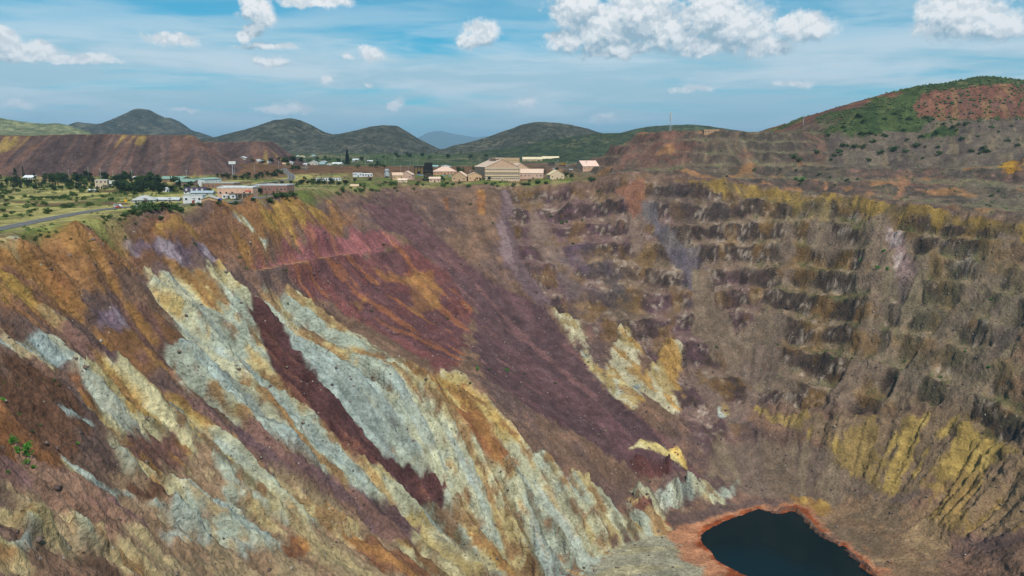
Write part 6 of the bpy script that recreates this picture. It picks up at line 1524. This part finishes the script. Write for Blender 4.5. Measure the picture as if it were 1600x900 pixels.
# ---------------------------------------------------------------- loose rock and low scrub (uncountable)
def scatter(name, pts, sizes, mat, shape, seed, flat=1.0):
    r = np.random.RandomState(seed); sv, sf = shape
    n = len(pts); sv = np.array(sv); sf = np.array(sf)
    V = np.repeat(sv[None], n, 0) * (1 + .5 * (r.rand(n, len(sv), 1) - .5))
    a = r.rand(n) * 6.283; ca, sa = np.cos(a)[:, None], np.sin(a)[:, None]
    X = V[..., 0] * ca - V[..., 1] * sa; Y = V[..., 0] * sa + V[..., 1] * ca
    V = np.stack([X, Y, V[..., 2] * flat], -1) * np.array(sizes)[:, None, None] + np.array(pts)[:, None]
    Fi = (sf[None] + (np.arange(n) * len(sv))[:, None, None]).reshape(-1, sf.shape[1])
    me = bpy.data.meshes.new(name)
    me.vertices.add(n * len(sv)); me.vertices.foreach_set('co', V.astype(np.float32).ravel())
    me.loops.add(Fi.size); me.loops.foreach_set('vertex_index', Fi.astype(np.int32).ravel())
    me.polygons.add(len(Fi)); me.polygons.foreach_set('loop_start', np.arange(0, Fi.size, sf.shape[1], dtype=np.int32)); me.update(calc_edges=True)
    me.materials.append(mat)
    return obj(name, me)
OCT = ([(1, 0, 0), (0, 1, 0), (-1, 0, 0), (0, -1, 0), (.1, .1, .8), (0, 0, -.6)], [(0, 1, 4), (1, 2, 4), (2, 3, 4), (3, 0, 4), (1, 0, 5), (2, 1, 5), (3, 2, 5), (0, 3, 5)])
rs = np.random.RandomState(3)
def pick(n, cond, x0, x1, y0, y1):
    X = rs.uniform(x0, x1, n); Y = y0 + (y1 - y0) * rs.rand(n)
    return (lambda ok: (X[ok], Y[ok]))(cond(X, Y))
m, k, b = principled('rubble_stone', (.2, .16, .13), .95, .1)
pos = k.n('ShaderNodeNewGeometry'); rr = pos.outputs['Random Per Island']
ramp = k.n('ShaderNodeValToRGB'); k.link(rr, ramp.inputs[0]); cr = ramp.color_ramp
cr.elements[0].color = (.07, .05, .045, 1); cr.elements[1].color = (.34, .29, .23, 1); cr.elements[1].position = 1.0
e = cr.elements.new(.55); e.color = (.15, .105, .085, 1); e = cr.elements.new(.9); e.color = (.21, .16, .12, 1)
k.link(ramp.outputs[0], b.inputs['Base Color'])
X, Y = pick(45000, lambda X, Y: (bil(MF['pit'].astype(np.float32), X, Y) > .8) & (bil(ZF, X, Y) > LAKE_Z + .8) & (rs.rand(len(X)) < .35 + .5 * (fbm(X / 18, Y / 18, 3, 91) > .55)), -260, 520, 130, 930)
S = .16 + rs.rand(len(X)) ** 7 * 1.3
tag(scatter('rubble', np.stack([X, Y, bil(ZF, X, Y) + S * .15], -1), S, m, OCT, 5), 'loose broken rock strewn over the pit slopes', 'rubble', kind='stuff')
LEAFY = leaf_material('scrub_leaves', (66, 80, 46), .0)
TUFT = ([(1, 0, .2), (.3, .95, .1), (-.8, .6, .2), (-.8, -.6, .1), (.3, -.95, .2), (.25, .2, 1.0), (-.3, -.1, .8)], [(0, 1, 5), (1, 2, 5), (2, 6, 5), (2, 3, 6), (3, 4, 6), (4, 0, 5), (4, 5, 6)])
pts, sz = [], []
X, Y = pick(26000, lambda X, Y: (bil(MF['pit'].astype(np.float32), X, Y) < .2) & (bil(MF['slope'], X, Y) < .9) & (fbm(X / 30, Y / 30, 3, 92) > .46) & (bil(MF['dump'].astype(np.float32), X, Y) < .3), -780, 800, 300, 1255)
okr = np.ones(len(X), bool)
for wd, p in ROADS: okr &= bil(line_dist(p, 30.0), X, Y) > wd * .7
X, Y = X[okr], Y[okr]
pts.append(np.stack([X, Y, bil(ZF, X, Y)], -1)); sz.append(.35 + rs.rand(len(X)) ** 3 * 1.3)
X, Y = pick(14000, lambda X, Y: fbm(X / 60, Y / 60, 3, 93) > .42, -1250, 1100, 1262, 2150)
pts.append(np.stack([X, Y, plain_z(X, Y)], -1)); sz.append(.9 + rs.rand(len(X)) ** 2 * 2.6)
X, Y = pick(5000, lambda X, Y: (bil(MF['bench'].astype(np.float32), X, Y) > .4) & (fbm(X / 20, Y / 20, 3, 94) > .5), 130, 520, 400, 900)
pts.append(np.stack([X, Y, bil(ZF, X, Y)], -1)); sz.append(.3 + rs.rand(len(X)) ** 3 * .9)
X, Y = pick(9000, lambda X, Y: (bil((MF['veg'] * MF['hill']).astype(np.float32), X, Y) > .3), 300, 820, 900, 1250)
pts.append(np.stack([X, Y, bil(ZF, X, Y)], -1)); sz.append(.6 + rs.rand(len(X)) ** 2 * 1.8)
tag(scatter('desert_scrub', np.concatenate(pts), np.concatenate(sz), LEAFY, TUFT, 6), 'low desert scrub covering flats, benches and hillsides', 'scrub', kind='stuff')

# ---------------------------------------------------------------- air
bm = bmesh.new(); bmesh.ops.create_cube(bm, size=1.0)
me = bpy.data.meshes.new('haze'); bm.to_mesh(me); bm.free()
hz = obj('haze', me); hz.scale = (130000, 130000, 1700); hz.location = (0, 0, 1700 / 2 - 260)
m = bpy.data.materials.new('haze_air'); m.use_nodes = True; m.node_tree.nodes.clear(); k = NT(m.node_tree)
pv = k.n('ShaderNodeVolumePrincipled'); pv.inputs['Color'].default_value = (.45, .76, 1.0, 1); pv.inputs['Density'].default_value = 0.000045; pv.inputs['Anisotropy'].default_value = .0
ou = k.n('ShaderNodeOutputMaterial'); k.link(pv.outputs[0], ou.inputs['Volume']); me.materials.append(m)
tag(hz, 'thin blue haze filling the air over the whole landscape', 'haze', kind='stuff')
